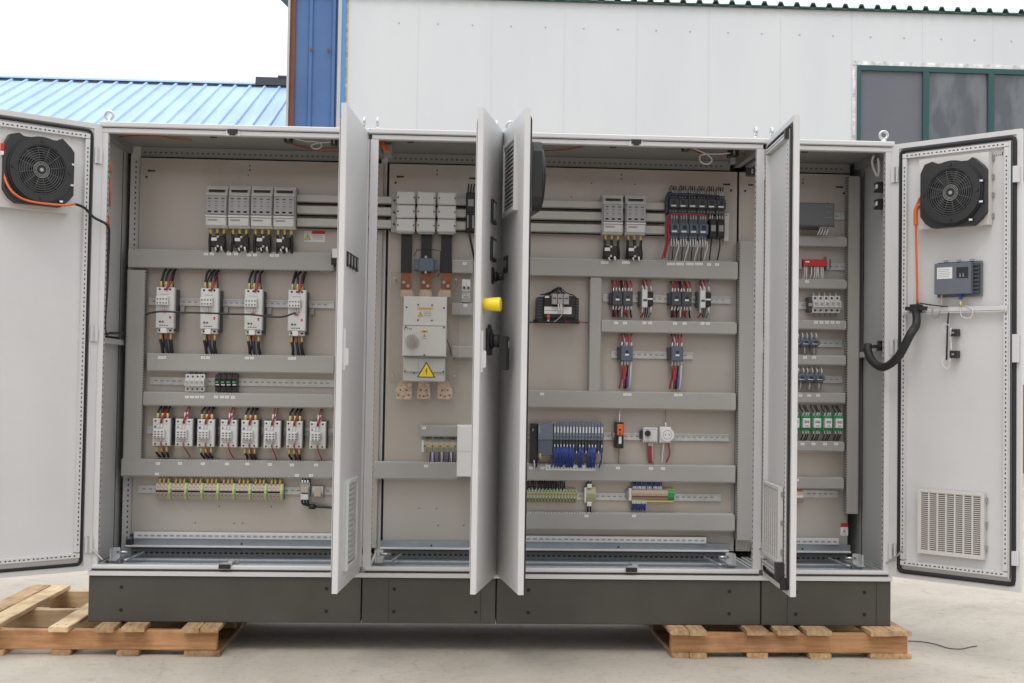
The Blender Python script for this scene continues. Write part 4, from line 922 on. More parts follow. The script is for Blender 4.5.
m = MB(); m.prism([(0, -.003), (0, h+.003), (-.04, h+.003), (-.052, h*.6), (-.052, h*.4), (-.04, -.003)], -w/2, w/2, 'x', 'comp_mid'); m.box(-w*.3, w*.28, -.054, -.05, h*.1, h*.9, 'terminal'); m.build('body', o)
# connector at the edge near door A
o, w, h = comp('auxiliary_switch', 331, 248, 340, 266, .10, 'black and white auxiliary switch half hidden by the upright door of the leftmost cabinet', 'switch')
m = MB(); m.cbox(-w/2, w/2, -.09, 0, h*.1, h*.75, 'black', .003); m.build('body', o); m = MB(); m.cbox(-w*.4, w*.5, -.10, -.09, h*.45, h*.98, 'label', .003); m.build('cover', o)
# ================= bay 2
for k, (x0, x1) in enumerate(((396.8, 415), (417.3, 435.3), (437.8, 456))):
    o, w, h = comp('busbar_terminal_cover', x0, 190.5+k*.4, x1, 232+k*.3, .11, 'stack of three grey terminal covers, %s of three above the main breaker' % ['left', 'middle', 'right'][k], 'terminal cover', 'busbar terminal covers in the main breaker cabinet')
    for j in range(3):
        m = MB(); z0, z1 = h*(j/3+.01), h*((j+1)/3-.01); m.cbox(-w/2, w/2, -.11, -.03, z0, z1, 'switch_grey', .006); m.box(-w/2-.004, -w/2+.002, -.10, -.04, z0+.006, z1-.01, 'terminal')
        for s in (-1, 1): m.cyl((s*(w/2-.006), -.112, (z0+z1)/2), (s*(w/2-.006), -.10, (z0+z1)/2), .004, 'ink', 8)
        m.build('cover', o)
    m = MB(); m.box(-w/2+.006, w/2-.006, -.10, -.04, -.006, .004, 'comp_mid'); m.build('bottom_lip', o)
a, b, c, e = rect(391.5, 193, 397, 232.5, YP-.06); o = empty('busbar_support', ((a+b)/2, YP, c), 'narrow grey busbar support left of the terminal covers', 'busbar support'); m = MB(); m.cbox(a-(a+b)/2, b-(a+b)/2, -.075, 0, 0, e-c, 'comp_mid', .003); m.build('bracket', o); m = MB()
for k in range(3): m.cyl((0, -.078, (e-c)*(.2+.3*k)), (0, -.07, (e-c)*(.2+.3*k)), .006, 'ink', 8)
m.build('bolt', o)
for k, (x0, x1) in enumerate(((401, 412), (421, 431.6), (441, 451.8))):
    o, w, h = comp('flexible_busbar', x0, 232, x1, 273, .07, 'black laminated flexible busbar, %s of three down to the main breaker' % ['left', 'middle', 'right'][k], 'flexible busbar', 'flexible busbars of the main breaker')
    m = MB(); m.box(-w/2, w/2, -.07, -.055, 0, h+.005, 'black')
    for i in range(5): m.box(-w/2+w*(i+.5)/5-.0006, -w/2+w*(i+.5)/5+.0006, -.0706, -.07, 0, h, 'gap')
    m.build('insulation', o)
    m = MB(); m.box(-w/2+.002, w/2-.002, -.066, -.058, -.078, 0, 'copper'); m.build('copper_lug', o)
    for (u, z) in ((-.010, -.045), (.010, -.062)): q = MB(); q.cyl((u, -.075, z), (u, -.066, z), .0085, 'steel', 6); q.build('bolt', o)
    m = MB(); sx = (-.018, 0, .018)[k]*1.0; v = len(m.v); wd = w/2+.004
    m.prism([(-w/2+.002, -.07), (w/2-.002, -.07), (w/2+.008+sx*.5*(-1), -.115), (-w/2-.008-sx*.5*(-1)*-1, -.115)], -.062, -.054, 'y', 'copper_pale'); m.build('connection_plate', o)
# current transducer
o, w, h = comp('current_sensor', 414, 258, 437.5, 271.5, .11, 'dark blue current sensor clamped round the middle flexible busbar', 'current sensor')
m = MB(); m.cbox(-w/2, w/2, -.10, -.045, h*.1, h*.9, 'blue_grey', .004); m.cbox(-w*.3, w*.36, -.112, -.10, 0, h, 'blue_grey', .004); m.build('body', o)
m = MB(); m.cyl((0, -.11, h*1.08), (0, -.10, h*1.08), .006, 'steel', 8); m.cyl((0, -.11, -.004), (0, -.10, -.004), .006, 'steel', 8); m.build('bolt', o)
m = MB(); m.tube([(w*.5, -.07, -.02), (w*.62, -.07, .0), (w*.62, -.07, h*1.6), (w*.3, -.07, h*1.7), (-w*.4, -.07, h*1.65), (-w*.5, -.07, h*1.2)], .0025, 'black'); m.build('wire', o)
# main breaker
o, w, h = comp('main_breaker', 402.7, 296, 446.5, 381.5, .15, 'large white main circuit breaker with rotary knob in the second cabinet', 'circuit breaker')
m = MB(); x = w/2
m.cbox(-x, x, -.11, -.0, h*.655, h, 'white_plastic', .004); m.build('top_cover', o)
m = MB(); m.cbox(-x-.002, x, -.13, -.0, h*.295, h*.648, 'white_plastic', .004); m.build('front_cover', o)
m = MB(); m.cbox(-x+.003, x-.003, -.10, -.0, 0, h*.29, 'switch_grey', .003); m.cbox(-x+.006, x-.006, -.108, -.10, h*.11, h*.27, 'comp', .002); m.box(-.03, -.028, -.1086, -.108, h*.11, h*.27, 'inkgrey'); m.build('bottom_cover', o)
m = MB()
for (u, z, y) in ((-.088, .87, -.11), (.088, .87, -.11), (-.034, .90, -.11), (.032, .90, -.11), (-.034, .72, -.11), (.032, .72, -.11), (-.09, .635, -.13), (.09, .635, -.13), (-.09, .12, -.108), (.09, .12, -.108), (-.048, .10, -.108), (.0, .31, -.13)): m.cyl((u, y-.002, h*z), (u, y, h*z), .0045, 'ink', 8)
m.build('screw', o)
m = MB(); kx, kz = -.06, h*.47; m.cyl((kx, -.13, kz), (kx, -.142, kz), .032, 'galv', 24); m.cyl((kx, -.142, kz), (kx, -.165, kz), .018, 'steel', 16); m.box(kx-.006, kx+.006, -.17, -.15, kz-.022, kz+.022, 'steel'); m.build('rotary_knob', o)
def stk(x0, x1, z0, z1, y, kind):
    m = MB(); ww, hh = x1-x0, z1-z0; m.box(x0, x1, y-.0008, y, z0, z1, 'label'); m.box(x0, x1, y-.0012, y-.0008, z1-hh*.26, z1, 'yellow')
    if kind: triangle(m, x0+ww*.2, z0+hh*.36, hh*.5, y-.0009); [m.box(x0+ww*.42, x1-ww*.1, y-.0012, y-.0008, z0+hh*(.2+.17*k), z0+hh*(.25+.17*k), 'inkgrey') for k in range(3)]; [m.box(x0+ww*(.12+.13*k), x0+ww*(.2+.13*k), y-.0016, y-.0012, z1-hh*.18, z1-hh*.08, 'inkgrey') for k in range(6)]
    else: m.box(x0+ww*.3, x0+ww*.7, y-.0016, y-.0012, z1-hh*.2, z1-hh*.06, 'ink'); m.prism([(x0+ww*.3, z0+hh*.3), (x0+ww*.7, z0+hh*.3), (x0+ww/2, z0+hh*.62)], y-.0012, y-.0008, 'y', 'inkgrey'); m.box(x0+ww*.2, x0+ww*.8, y-.0012, y-.0008, z0+hh*.1, z0+hh*.16, 'inkgrey')
    m.build('warning_sticker', o)
stk(-.038, .036, h*.745, h*.875, -.11, True); stk(-.018, .014, h*.49, h*.60, -.13, False)
def text(s, size, loc, parent, mt, name='lettering'):
    cu = bpy.data.curves.new(name, 'FONT'); cu.body = s; cu.size = size; cu.extrude = .0003; cu.align_x = 'LEFT'
    tmp = bpy.data.objects.new('tmp', cu); COL.objects.link(tmp); dg = bpy.context.evaluated_depsgraph_get(); me = bpy.data.meshes.new_from_object(tmp.evaluated_get(dg)); bpy.data.objects.remove(tmp)
    me.name = name; me.materials.clear(); me.materials.append(MT[mt]); t = bpy.data.objects.new(name, me); COL.objects.link(t); t.parent = parent; t.location = loc; t.rotation_euler = (R(90), 0, 0); return t
text('E\u00b7T\u00b7N', .016, (-x+.003, -.1305, h*.60), o, 'ink')
for k, (x0, x1) in enumerate(((395.5, 412), (417, 430.5), (437.5, 452.5))):
    a, b, c, e = rect(x0, 381.5, x1, 399, YP-.05); a -= o.location.x; b -= o.location.x; c -= o.location.z; e -= o.location.z; m = MB()
    sh_ = (.012, 0, -.012)[k]
    m.prism([(a, c+.012), (a+.006, c), (b-.006, c), (b, c+.012), (b, c+.04), (b-.008+sh_, e+.004), (a+.012+sh_, e+.004), (a, c+.045)], -.056, -.046, 'y', 'copper_pale')
    for (u, z) in ((.2, .2), (.5, .15), (.8, .22), (.3, .5), (.68, .5)): m.cyl((a+(b-a)*u, -.0575, c+(e-c)*z), (a+(b-a)*u, -.055, c+(e-c)*z), .0045, 'rust', 8)
    m.build('terminal_plate', o)
# clear shield with warning triangle
a, b, c, e = rect(389.5, 272.5, 459.5, 384, YP-.19); o = empty('clear_shield', ((a+b)/2, YP-.19, c), 'clear plastic shield with a yellow lightning triangle in front of the main breaker', 'shield')
w, h = b-a, e-c; m = MB(); m.box(-w/2, w/2, -.002, .002, 0, h, 'clear_sheet'); m.build('sheet', o)
m = MB()
for (u, z) in ((-w/2+.02, h-.03), (w/2-.02, h-.03), (-w/2+.02, .04), (w/2-.02, .04)): m.cyl((u, -.008, z), (u, .18, z), .0045, 'steel', 8)
m.build('standoff', o)
P = at(426.3, 369.5, YP-.195)-o.location; m = MB(); triangle(m, P.x, P.z, .088, -.0025); m.build('warning_sign', o)
# small breaker right of the main breaker and black one above
o, w, h = comp('circuit_breaker_module', 462, 279, 470.5, 298, .075, 'single white breaker with two poles at the right edge of the second cabinet', 'circuit breaker')
for s in (-1, 1):
    m = MB(); a_, b_ = sorted((0, s*w/2)); m.prism([(0, 0), (0, h), (-.05, h), (-.054, h*.7), (-.075, h*.66), (-.075, h*.36), (-.054, h*.3), (-.05, 0)], a_+.0004, b_-.0004, 'x', 'comp'); m.box(a_+.005, b_-.005, -.083, -.075, h*.46, h*.6, 'ink'); m.build('pole', o)
m = MB(); m.cbox(-w/2-.003, w/2+.003, -.05, -.0, -.02, h*.28, 'comp_mid', .002); m.box(-w*.3, w*.3, -.0512, -.05, h*.05, h*.2, 'ink'); m.build('auxiliary_contact', o); wire(o, [(w*.3, -.03, h), (w*.5, -.03, h*1.2), (w*.7, -.02, h*1.5)], .003, 'wire_grey')
o, w, h = comp('black_breaker', 466, 189, 475.5, 232, .09, 'tall black three pole breaker at the right end of the busbars in the second cabinet', 'circuit breaker')
m = MB(); m.cbox(-w/2, w/2, -.09, 0, h*.46, h*.92, 'black', .004); m.box(-w*.3, w*.3, -.093, -.09, h*.6, h*.76, 'inkgrey'); m.build('body', o)
m = MB(); m.cbox(-w/2, w/2, -.07, 0, h*.02, h*.44, 'blackmatt', .003); m.box(-w*.35, -w*.22, -.073, -.07, h*.1, h*.4, 'comp_mid'); m.box(w*.2, w*.34, -.073, -.07, h*.1, h*.4, 'comp_mid'); m.build('adapter', o)
for k in (-1, 0, 1): wire(o, [(k*.014, -.05, h*.9), (k*.013, -.05, h*1.05), (k*.015+.004, -.05, h*1.15)], .004, 'wire_black')
wire(o, [(-.01, -.07, h*.1), (0, -.075, -.03), (.012, -.06, -.08), (.03, -.03, -.15)], .006, 'wire_black')
# terminal strip of bay 2 and white box
o, w, h = comp('terminal_strip', 424, 438.5, 462, 454, .05, 'short multicoloured terminal strip beside the white box in the second cabinet', 'terminal strip')
n = 20
for i in range(n):
    m = MB(); u = -w/2+(i+.5)*w/n; hw = w/n/2-.0006; m.prism([(0, 0), (0, h), (-.035, h), (-.05, h*.6), (-.05, h*.4), (-.035, 0)], u-hw, u+hw, 'x', ('terminal_tan', 'comp_mid', 'terminal')[i % 3]); m.box(u-hw, u+hw, -.0515, -.05, h*.46, h*.54, 'ferrule' if i % 4 else 'rust'); m.build('terminal', o)
m = MB(); m.cbox(-w/2-.012, -w/2, -.045, 0, h*.1, h*.9, 'comp', .002); m.build('end_clamp', o)
for i in range(13):
    u = -w/2+.03+i*.011; wire(o, [(u, -.04, .008), (u+rj(.002), -.042, -.015), (u+rj(.003), -.03, -.042)], .003, ('wire_dblue', 'wire_white', 'wire_blue', 'wire_grey')[i % 4])
for i in range(8):
    u = -w/2+.02+i*.02; wire(o, [(u, -.04, h-.004), (u+rj(.002), -.042, h+.012), (u+rj(.003), -.03, h+.022)], .0025, ('rust', 'wire_white', 'wire_grey')[i % 3])
o, w, h = comp('junction_box', 457, 425.5, 474, 477, .14, 'plain white box covering the end of the terminal strip, beside the handle door', 'box'); m = MB(); m.cbox(-w/2, w/2, -.14, 0, 0, h, 'white_plastic', .004); m.build('body', o); m = MB(); m.box(-w/2+.004, w/2-.004, -.1412, -.14, h*.5, h*.503, 'inkgrey'); m.build('lid_seam', o)
wire3(1, A([(446, 338), (449, 345), (452, 356), (455, 359)], YP-.05), .0025, 'wire_dblue')
# ================= bay 3
def pole3(args, d, label, name, cat, grp, mt, face='label', nw=3, top=None, bot=None):
    o, w, h = comp(name, *args, d, label, cat, grp); x = w/2
    m = MB(); m.prism([(0, 0), (0, h), (-d*.6, h), (-d*.65, h*.76), (-d, h*.72), (-d, h*.28), (-d*.65, h*.24), (-d*.6, 0)], -x+.0008, x-.0008, 'x', mt); m.build('body', o)
    m = MB(); m.box(-x*.35, x*.35, -d-.006, -d, h*.46, h*.64, 'black'); m.build('actuator', o)
    m = MB(); m.box(-x*.7, x*.4, -d-.001, -d, h*.32, h*.40, face); m.build('rating_label', o)
    m = MB()
    for k in range(3):
        u = (k-1)*x*.6
        for z in (h*.88, h*.12): m.cyl((u, -d*.6-.003, z), (u, -d*.6, z), x*.17, 'inkgrey', 6)
    m.build('screw', o); return o, w, h
g = 'motor protection switches in the third cabinet'; mps = []
for k in range(6):
    x0 = 669.8+k*9.45; lab = 'black motor protection switch, %s from left in the row of six' % ORD[k]
    if k == 0:
        o, w, h = pole3((x0, 193.5, x0+9.2, 212.5), .09, lab, 'motor_protection_switch', 'motor switch', g, 'anthracite')
        for j in (-1, 0, 1):
            wire(o, [(j*.012, -.05, h-.004), (j*.012+rj(.002), -.052, h+.012), (j*.012+rj(.002), -.04, h+.026)], .0025, 'wire_white')
            wire(o, [(j*.013, -.04, h+.01), (j*.012+rj(.003), -.045, h+.035), (j*.010+.005, -.045, h+.045), (j*.010+.008, -.03, h+.028)], .0022, 'wire_black')
        p0 = o; base = (w, h)
    else: p0c = clone(p0, cloc(x0, 193.5+k*.25, x0+9.2, 212.5+k*.25, .09), lab)
g = 'small blue grey contactors under the motor switches of the third cabinet'
for k in range(4):
    x0 = 670.5+k*9.6; lab = 'blue grey contactor, %s from left of four under the motor switches' % ORD[k]
    if k == 0:
        o, w, h = pole3((x0, 217.5, x0+9.2, 239), .085, lab, 'contactor', 'contactor', g, 'blue_grey')
        for j in (-1, 0, 1):
            wire(o, [(j*.012, -.06, h-.006), (j*.013+rj(.003), -.07, h+.006), (j*.012, -.05, h+.018)], .0028, 'wire_white'); wire(o, [(j*.012, -.055, .004), (j*.012+rj(.003), -.06, -.02), (j*.011, -.05, -.032)], .0032, 'wire_white')
            wire(o, [(j*.012, -.05, -.03), (j*.012-.004+rj(.003), -.05, -.06), (j*.012-.006+rj(.004), -.04, -.085), (j*.010-.008, -.025, -.112)], .003, 'wire_grey' if j else 'wire_black')
        wire(o, [(.020, -.06, -.004), (.022, -.065, -.035), (.014, -.05, -.07), (.008, -.03, -.110)], .003, 'wire_white'); q0 = o
    else: clone(q0, cloc(x0, 217.5+k*.25, x0+9.2, 239+k*.25, .085), lab)
o, w, h = comp('contactor', 709.5, 213, 725, 237.5, .08, 'pair of plain black contactors right of the four blue grey ones in the third cabinet', 'contactor')
for s in (-1, 1):
    m = MB(); a_, b_ = sorted((0, s*w/2)); m.cbox(a_+.001, b_-.001, -.08, 0, 0, h*.75, 'black', .004); m.box(a_+.008, b_-.008, -.083, -.08, h*.25, h*.5, 'inkgrey'); m.build('body', o)
for j in (-1.5, -.9, .2, .9, 1.5): wire(o, [(j*.02, -.05, h*.7), (j*.02, -.055, h*.85), (j*.02+.002, -.04, h*.98)], .003, 'wire_white')
wire(o, [(-.02, -.05, .01), (-.024, -.05, -.04), (-.026, -.03, -.105)], .0035, 'wire_black'); wire(o, [(.018, -.05, .01), (.020, -.05, -.04), (.012, -.03, -.105)], .0035, 'wire_black')
o, w, h = comp('adapter_plate', 724, 213, 729, 241, .03, 'pale grey upright adapter strip right of the black contactors', 'mounting strip'); m = MB(); m.cbox(-w/2, w/2, -.03, 0, 0, h, 'switch_grey', .002); m.box(-w*.2, w*.2, -.0308, -.03, h*.9, h*.94, 'inkgrey'); m.build('strip', o)
loose('wire_bundle', A([(670, 193.5), (690, 194), (712, 195.5), (719, 196)], YP-.08), .004, 'wire_dblue', 'dark blue wire bundle along the top of the motor switches', 'wire bundle')
loose('wire_bundle', A([(672, 193), (668, 195), (666.5, 203), (666.5, 214)], YP-.08), .009, 'wire_dblue', 'dark blue wire bundle dropping down beside the first motor switch', 'wire bundle')
loose('wire_bundle', A([(708, 216), (697, 214.5), (680, 214), (670, 214.5), (667, 219), (666.5, 234), (665.5, 246), (662, 259)], YP-.10), .0042, 'wire_red', 'dark red wire bundle arching past the small contactors down to the duct', 'wire bundle')
loose('wire_bundle', A([(669, 217), (668.5, 226), (668, 240), (664.5, 258)], YP-.09), .005, 'wire_red', 'second red wire bundle hugging the left side of the small contactors', 'wire bundle')
# transformer
o, w, h = comp('control_transformer', 536.8, 292, 579.5, 321.5, .11, 'black control transformer with grey terminals and a white label in the third cabinet', 'transformer')
x = w/2; m = MB(); m.prism([(-x+.012, 0), (x-.012, 0), (x, .012), (x, h*.80), (x-.01, h*.84), (-x+.01, h*.84), (-x, h*.80), (-x, .012)], -.08, -.02, 'y', 'black'); m.cbox(-x*.66, x*.84, -.10, -.08, h*.12, h*.88, 'black', .004)
for s in (-1, 1):
    for k in range(7): m.box(s*x*.84-.014, s*x*.84+.014, -.084, -.08, h*(.12+.1*k), h*(.17+.1*k), 'anthracite')
m.box(-x-.01, x+.01, -.02, 0, -.004, .012, 'black'); m.build('core', o)
m = MB()
for k in range(3): m.cbox(-.032+k*.028, -.006+k*.028, -.125, -.10, h*.58, h*.93, 'comp_mid', .002); m.box(-.028+k*.028, -.010+k*.028, -.126, -.125, h*.76, h*.80, 'ink')
m.build('terminal_block', o)
m = MB(); m.box(-x*.64, x*.64, -.1012, -.10, h*.26, h*.50, 'label'); m.box(-x*.6, -x*.1, -.1016, -.1012, h*.36, h*.38, 'inkgrey'); m.box(-x*.62, -x*.42, -.1012, -.10, h*.80, h*.86, 'label'); m.build('rating_label', o)
m = MB(); m.cyl((-x*.45, -.105, h*.06), (-x*.45, -.105, h*.24), .008, 'brick_orange', 8); m.cyl((-x*.45, -.105, h*.0), (-x*.45, -.105, h*.06), .005, 'label', 8); m.build('earth_lead', o)
for (a_, b_) in ((-.80, -.1), (-.6, -.05), (-.42, .0), (-.25, .05), (-.1, .1), (.1, .08), (.3, .12), (.5, .16), (.8, .2)):
    wire(o, [(a_*x, -.06, h*.92), (a_*x*.7, -.075, h*.95), (a_*x*.42, -.08, h*1.02), (a_*x*.15, -.085, h*1.14+rj(.006)), (b_*x*.4, -.105, h*1.06), (b_*x*.9+.004, -.115, h*.92)], .0026, 'wire_black' if abs(a_) > .3 else 'anthracite', 1)
wire(o, [(.02, -.12, h*.58), (.022, -.125, h*.3), (.0, -.11, h*.08), (-.02, -.10, -.002)], .0025, 'terminal'); wire(o, [(.0, -.12, h*.58), (.003, -.125, h*.36)], .004, 'wire_white'); wire(o, [(.012, -.12, h*.58), (.014, -.125, h*.36)], .004, 'wire_white')
wire(o, [(-x, -.04, .0), (-x-.03, -.02, -.003), (-x-.045, -.01, -.003)], .003, 'wire_black'); wire(o, [(.03, -.09, .02), (.05, -.08, .0), (x, -.03, .004), (x+.04, -.02, 0.002), (x+.06, -.01, -.001)], .003, 'wire_red')
# row of device pairs
def reddev(args, n, label, name, mt, topc, botc, hw_top=.055, hw_bot=.075, grp=None):
    o, w, h = comp(name, *args, .08, label, 'contactor' if mt == 'blue_grey' or mt == 'anthracite' else 'relay', grp); x = w/2
    m = MB(); m.cbox(-x-.010, x, -.045, -.0, h*.12, h*.88, 'anthracite', .003)
    if mt == 'comp': m.cbox(x*.08, x+.004, -.066, -.045, h*.16, h*.84, 'black', .003); m.box(x*.1, x+.002, -.0668, -.066, h*.45, h*.53, 'label')
    m.build('base', o)
    for i in range(n):
        a_ = -x+i*w/n; b_ = a_+w/n; m = MB(); m.cbox(a_+.001, b_-.001 if mt != 'comp' else a_+(b_-a_)*.52, -.08, -.045, h*.05, h*.95, mt, .003); c_ = (a_+b_)/2 if mt != 'comp' else a_+.015; m.box(c_-.009, c_+.009, -.0812, -.08, h*.36, h*.46, 'label' if mt != 'comp' else 'ink'); m.box(c_-.007, c_+.007, -.0812, -.08, h*.52, h*.66, 'black' if mt != 'comp' else 'comp'); m.build('front', o)
    for (k, tc) in enumerate(topc):
        u = -x+.006+(w-.012)*k/max(1, len(topc)-1); wire(o, [(u, -.06, h*.92), (u+rj(.002), -.066, h*1.0), (u+rj(.003), -.06, h+.014)], .0034, 'wire_white'); wire(o, [(u, -.06, h+.012), (u+rj(.004), -.05, h+hw_top*.6), (u+rj(.006), -.03, h+hw_top)], .0040, tc)
    for k in range(len(topc)):
        u = -x+.010+(w-.018)*k/len(topc); wire(o, [(u, -.05, h*.94), (u+rj(.004), -.045, h+hw_top*.4), (u+rj(.01), -.025, h+hw_top)], .0026, ('wire_black', 'wire_white', 'wire_red')[k % 3]); wire(o, [(u, -.05, h*.06), (u+rj(.004), -.045, -hw_bot*.4), (u+rj(.01), -.025, -hw_bot)], .0026, ('wire_white', 'wire_black', 'wire_dblue')[k % 3])
    for (k, tc) in enumerate(botc):
        u = -x+.006+(w-.012)*k/max(1, len(botc)-1); wire(o, [(u, -.06, h*.08), (u+rj(.002), -.066, -.004), (u+rj(.003), -.06, -.018)], .0034, 'wire_white'); wire(o, [(u, -.06, -.016), (u+rj(.005), -.05, -hw_bot*.6), (u+rj(.008), -.03, -hw_bot)], .0045, tc)
    return o
Rr, Wb, Ww, Bb, Gg = 'wire_red', 'wire_black', 'wire_white', 'wire_dblue', 'wire_grey'
g1 = 'paired contactors in the third cabinet'; g2 = 'narrow relays in the third cabinet'; g3 = 'single contactors in the third cabinet'
o1 = reddev((612.5, 290.5, 633, 306), 2, 'pair of small dark contactors with red wires under the fuse switches', 'contactor_pair', 'anthracite', [Rr, Rr, Rr, Wb, Rr, Rr, Rr], [Wb, Rr, Wb, Ww, Rr, Rr, Wb], .05, .05, g1)
clone(o1, cloc(671.5, 291, 692, 306.5, .08), 'pair of small dark contactors with red wires under the motor switches')
o2 = reddev((642, 288.5, 653, 308.5), 1, 'narrow pale relay between the two pairs of dark contactors', 'relay', 'comp', [Rr, Rr, Gg], [Rr, Gg], .045, .04, g2)
clone(o2, cloc(700, 289, 711, 309, .08), 'narrow pale relay at the right end of the row of dark contactors')
o3 = reddev((621, 345, 633, 361.5), 1, 'single blue grey contactor on the left of the short lower rail', 'contactor', 'blue_grey', [Rr, Rr, Rr], [Rr, Rr, Wb, Ww], .055, .13, g3)
m = MB(); m.box(-.016, -.002, -.06, -.045, -.085, -.03, 'wire_red'); m.box(.003, .012, -.055, -.045, -.125, -.06, 'wire_blue'); m.build('wire_sleeve', o3)
clone(o3, cloc(671.5, 345.5, 683.5, 362, .08), 'single blue grey contactor on the right of the short lower rail')
# PLC
o, w, h = comp('programmable_controller', 531, 423.5, 604, 440, .10, 'long blue grey programmable controller with white label strips above blue wires', 'controller')
x = w/2; m = MB(); m.cbox(-x, -x+.035, -.08, 0, -.11, h-.004, 'black', .003); m.cbox(-x+.035, -x+.105, -.10, 0, -.075, h-.004, 'blue_grey', .003); m.box(-x+.008, -x+.014, -.0812, -.08, h*.5, h*.65, 'inkgrey'); m.build('power_module', o)
m = MB(); m.cbox(-x+.034, -x+.105, -.105, -.10, 0, h, 'plc', .002); m.box(-x+.036, -x+.043, -.106, -.105, h*.35, h*.85, 'comp_mid'); m.box(-x+.052, -x+.062, -.106, -.105, h*.75, h*.8, 'inkgrey'); m.box(-x+.1, -x+.13, -.09, -.07, h, h+.004, 'ferrule'); m.build('processor_module', o)
nm = 16; mw = (w-.108)/nm; md = None
for i in range(nm):
    if md is None:
        q = MB(); q.cbox(0.0006, mw-.0006, -.10, 0, 0, h+.003, 'plc', .002); q.cbox(.001, mw-.001, -.09, 0, -.060, 0, 'anthracite', .002)
        q.box(mw*.3, mw*.72, -.1012, -.10, h*.44, h*.80, 'label'); q.box(mw*.35, mw*.6, -.1012, -.10, h*.26, h*.32, 'inkgrey'); q.box(.001, mw-.001, -.1012, -.10, h*.18, h*.2, 'ink'); md = q.build('input_module', o); t_ = md
    else: t_ = md.copy(); COL.objects.link(t_); t_.parent = o
    t_.location = (-x+.107+i*mw, 0, 0)
dens = [3, 3, 3, 3, 3, 3, 2, 0, 3, 2, 0, 3, 4, 1, 0, 1]
for i, dn in enumerate(dens):
    for j in range(dn):
        u = -x+.107+(i+.2+.3*j)*mw; wire(o, [(u, -.092, -.035), (u+rj(.002), -.108, -.055), (u+rj(.006), -.105, -.085), (u+rj(.008), -.07, -.125), (u+rj(.006), -.03, -.142)], .0036, 'wire_blue')
    ferr(o, -x+.107+(i+.5)*mw, -.094, -.036-.03*(dn < 1), -.022-.03*(dn < 1), .0028, 'label', 'wire_marker')
wire(o, [(-x+.045, -.09, -.05), (-x+.045, -.10, -.075), (-x+.035, -.09, -.10), (-x+.03, -.05, -.14)], .004, 'wire_dblue'); ferr(o, -x+.045, -.10, -.09, -.065, .006, 'ferrule', 'network_plug'); wire(o, [(-x+.018, -.08, -.10), (-x+.02, -.08, -.12), (-x+.022, -.05, -.15)], .0035, 'wire_white')
m = MB(); m.box(-x+.035, x-.01, -.03, -.02, -.127, -.120, 'terminal'); m.build('wire_comb', o)
# orange relay
o, w, h = comp('power_relay', 616.5, 422.5, 624, 448.5, .10, 'slim orange and black relay on the controller rail of the third cabinet', 'relay')
m = MB(); m.cbox(-w/2, w/2, -.09, 0, 0, h, 'black', .004); m.box(-w/2-.012, -w/2, -.03, -.005, h*.4, h*.6, 'comp_mid'); m.build('body', o)
m = MB(); m.cbox(-w*.42, w*.42, -.10, -.09, h*.5, h*.93, 'orange', .003); m.cyl((-.002, -.103, h*.72), (-.002, -.10, h*.72), .005, 'black', 10); m.cyl((-.002, -.103, h*.58), (-.002, -.10, h*.58), .004, 'black', 10); m.build('front', o)
m = MB(); m.box(-w*.15, w*.2, -.0915, -.09, h*.18, h*.46, 'label'); m.build('rating_label', o); wire(o, [(0, -.06, h), (.002, -.05, h+.03), (.006, -.03, h+.065)], .003, 'wire_white'); wire(o, [(0, -.06, 0), (.001, -.05, -.03), (.003, -.03, -.075)], .0025, 'wire_grey')
# thermostat and socket
o, w, h = comp('thermostat', 643.5, 427.8, 658, 442.5, .06, 'light grey thermostat with a black dial next to the white socket', 'thermostat')
m = MB(); m.cbox(-w/2, w/2, -.05, 0, 0, h, 'comp', .004); m.box(-w/2-.012, -w/2, -.04, -.005, h*.25, h*.8, 'black')
for k in range(6): m.box(-w*.42+k*w*.15, -w*.36+k*w*.15, -.0508, -.05, h*.86, h*.93, 'inkgrey'); m.box(-w*.42+k*w*.15, -w*.36+k*w*.15, -.0508, -.05, h*.07, h*.14, 'inkgrey')
m.build('body', o); m = MB(); m.cyl((-w*.2, -.05, h*.62), (-w*.2, -.062, h*.62), .014, 'black', 20); m.build('dial', o)
for k in range(3): wire(o, [(-.004+k*.009, -.03, 0), (-.003+k*.009, -.03, -.02)], .004, Ww); wire(o, [(-.003+k*.009, -.03, -.018), (-.002+k*.009+rj(.003), -.03, -.05), (k*.009, -.02, -.10)], .0042, Rr if k < 2 else 'terminal')
o, w, h = comp('power_socket', 660, 427, 672.5, 443, .05, 'white round power socket next to the thermostat', 'socket')
m = MB(); m.cbox(-w/2, w/2-.006, -.045, 0, 0, h, 'white_plastic', .004); m.cyl((.004, -.045, h*.52), (.004, -.058, h*.52), .033, 'white_plastic', 28); m.build('body', o)
m = MB(); m.disc((.004, h*.52), .022, .020, -.0592, -.058, 'inkgrey', 24)
for s in (-1, 1): m.cyl((.004+s*.009, -.0595, h*.52), (.004+s*.009, -.058, h*.52), .003, 'ink', 8)
m.build('socket_face', o); wire(o, [(-.01, -.03, 0), (-.012, -.03, -.04), (-.016, -.02, -.10)], .003, Ww); wire(o, [(.014, -.03, 0), (.018, -.035, -.03), (.020, -.03, -.06), (.008, -.02, -.095)], .004, Rr); wire(o, [(.0, -.03, h), (.0, -.03, h+.03), (.001, -.02, h+.09)], .002, Gg); ferr(o, 0, -.03, h, h+.022, .0035, 'label', 'wire_marker')
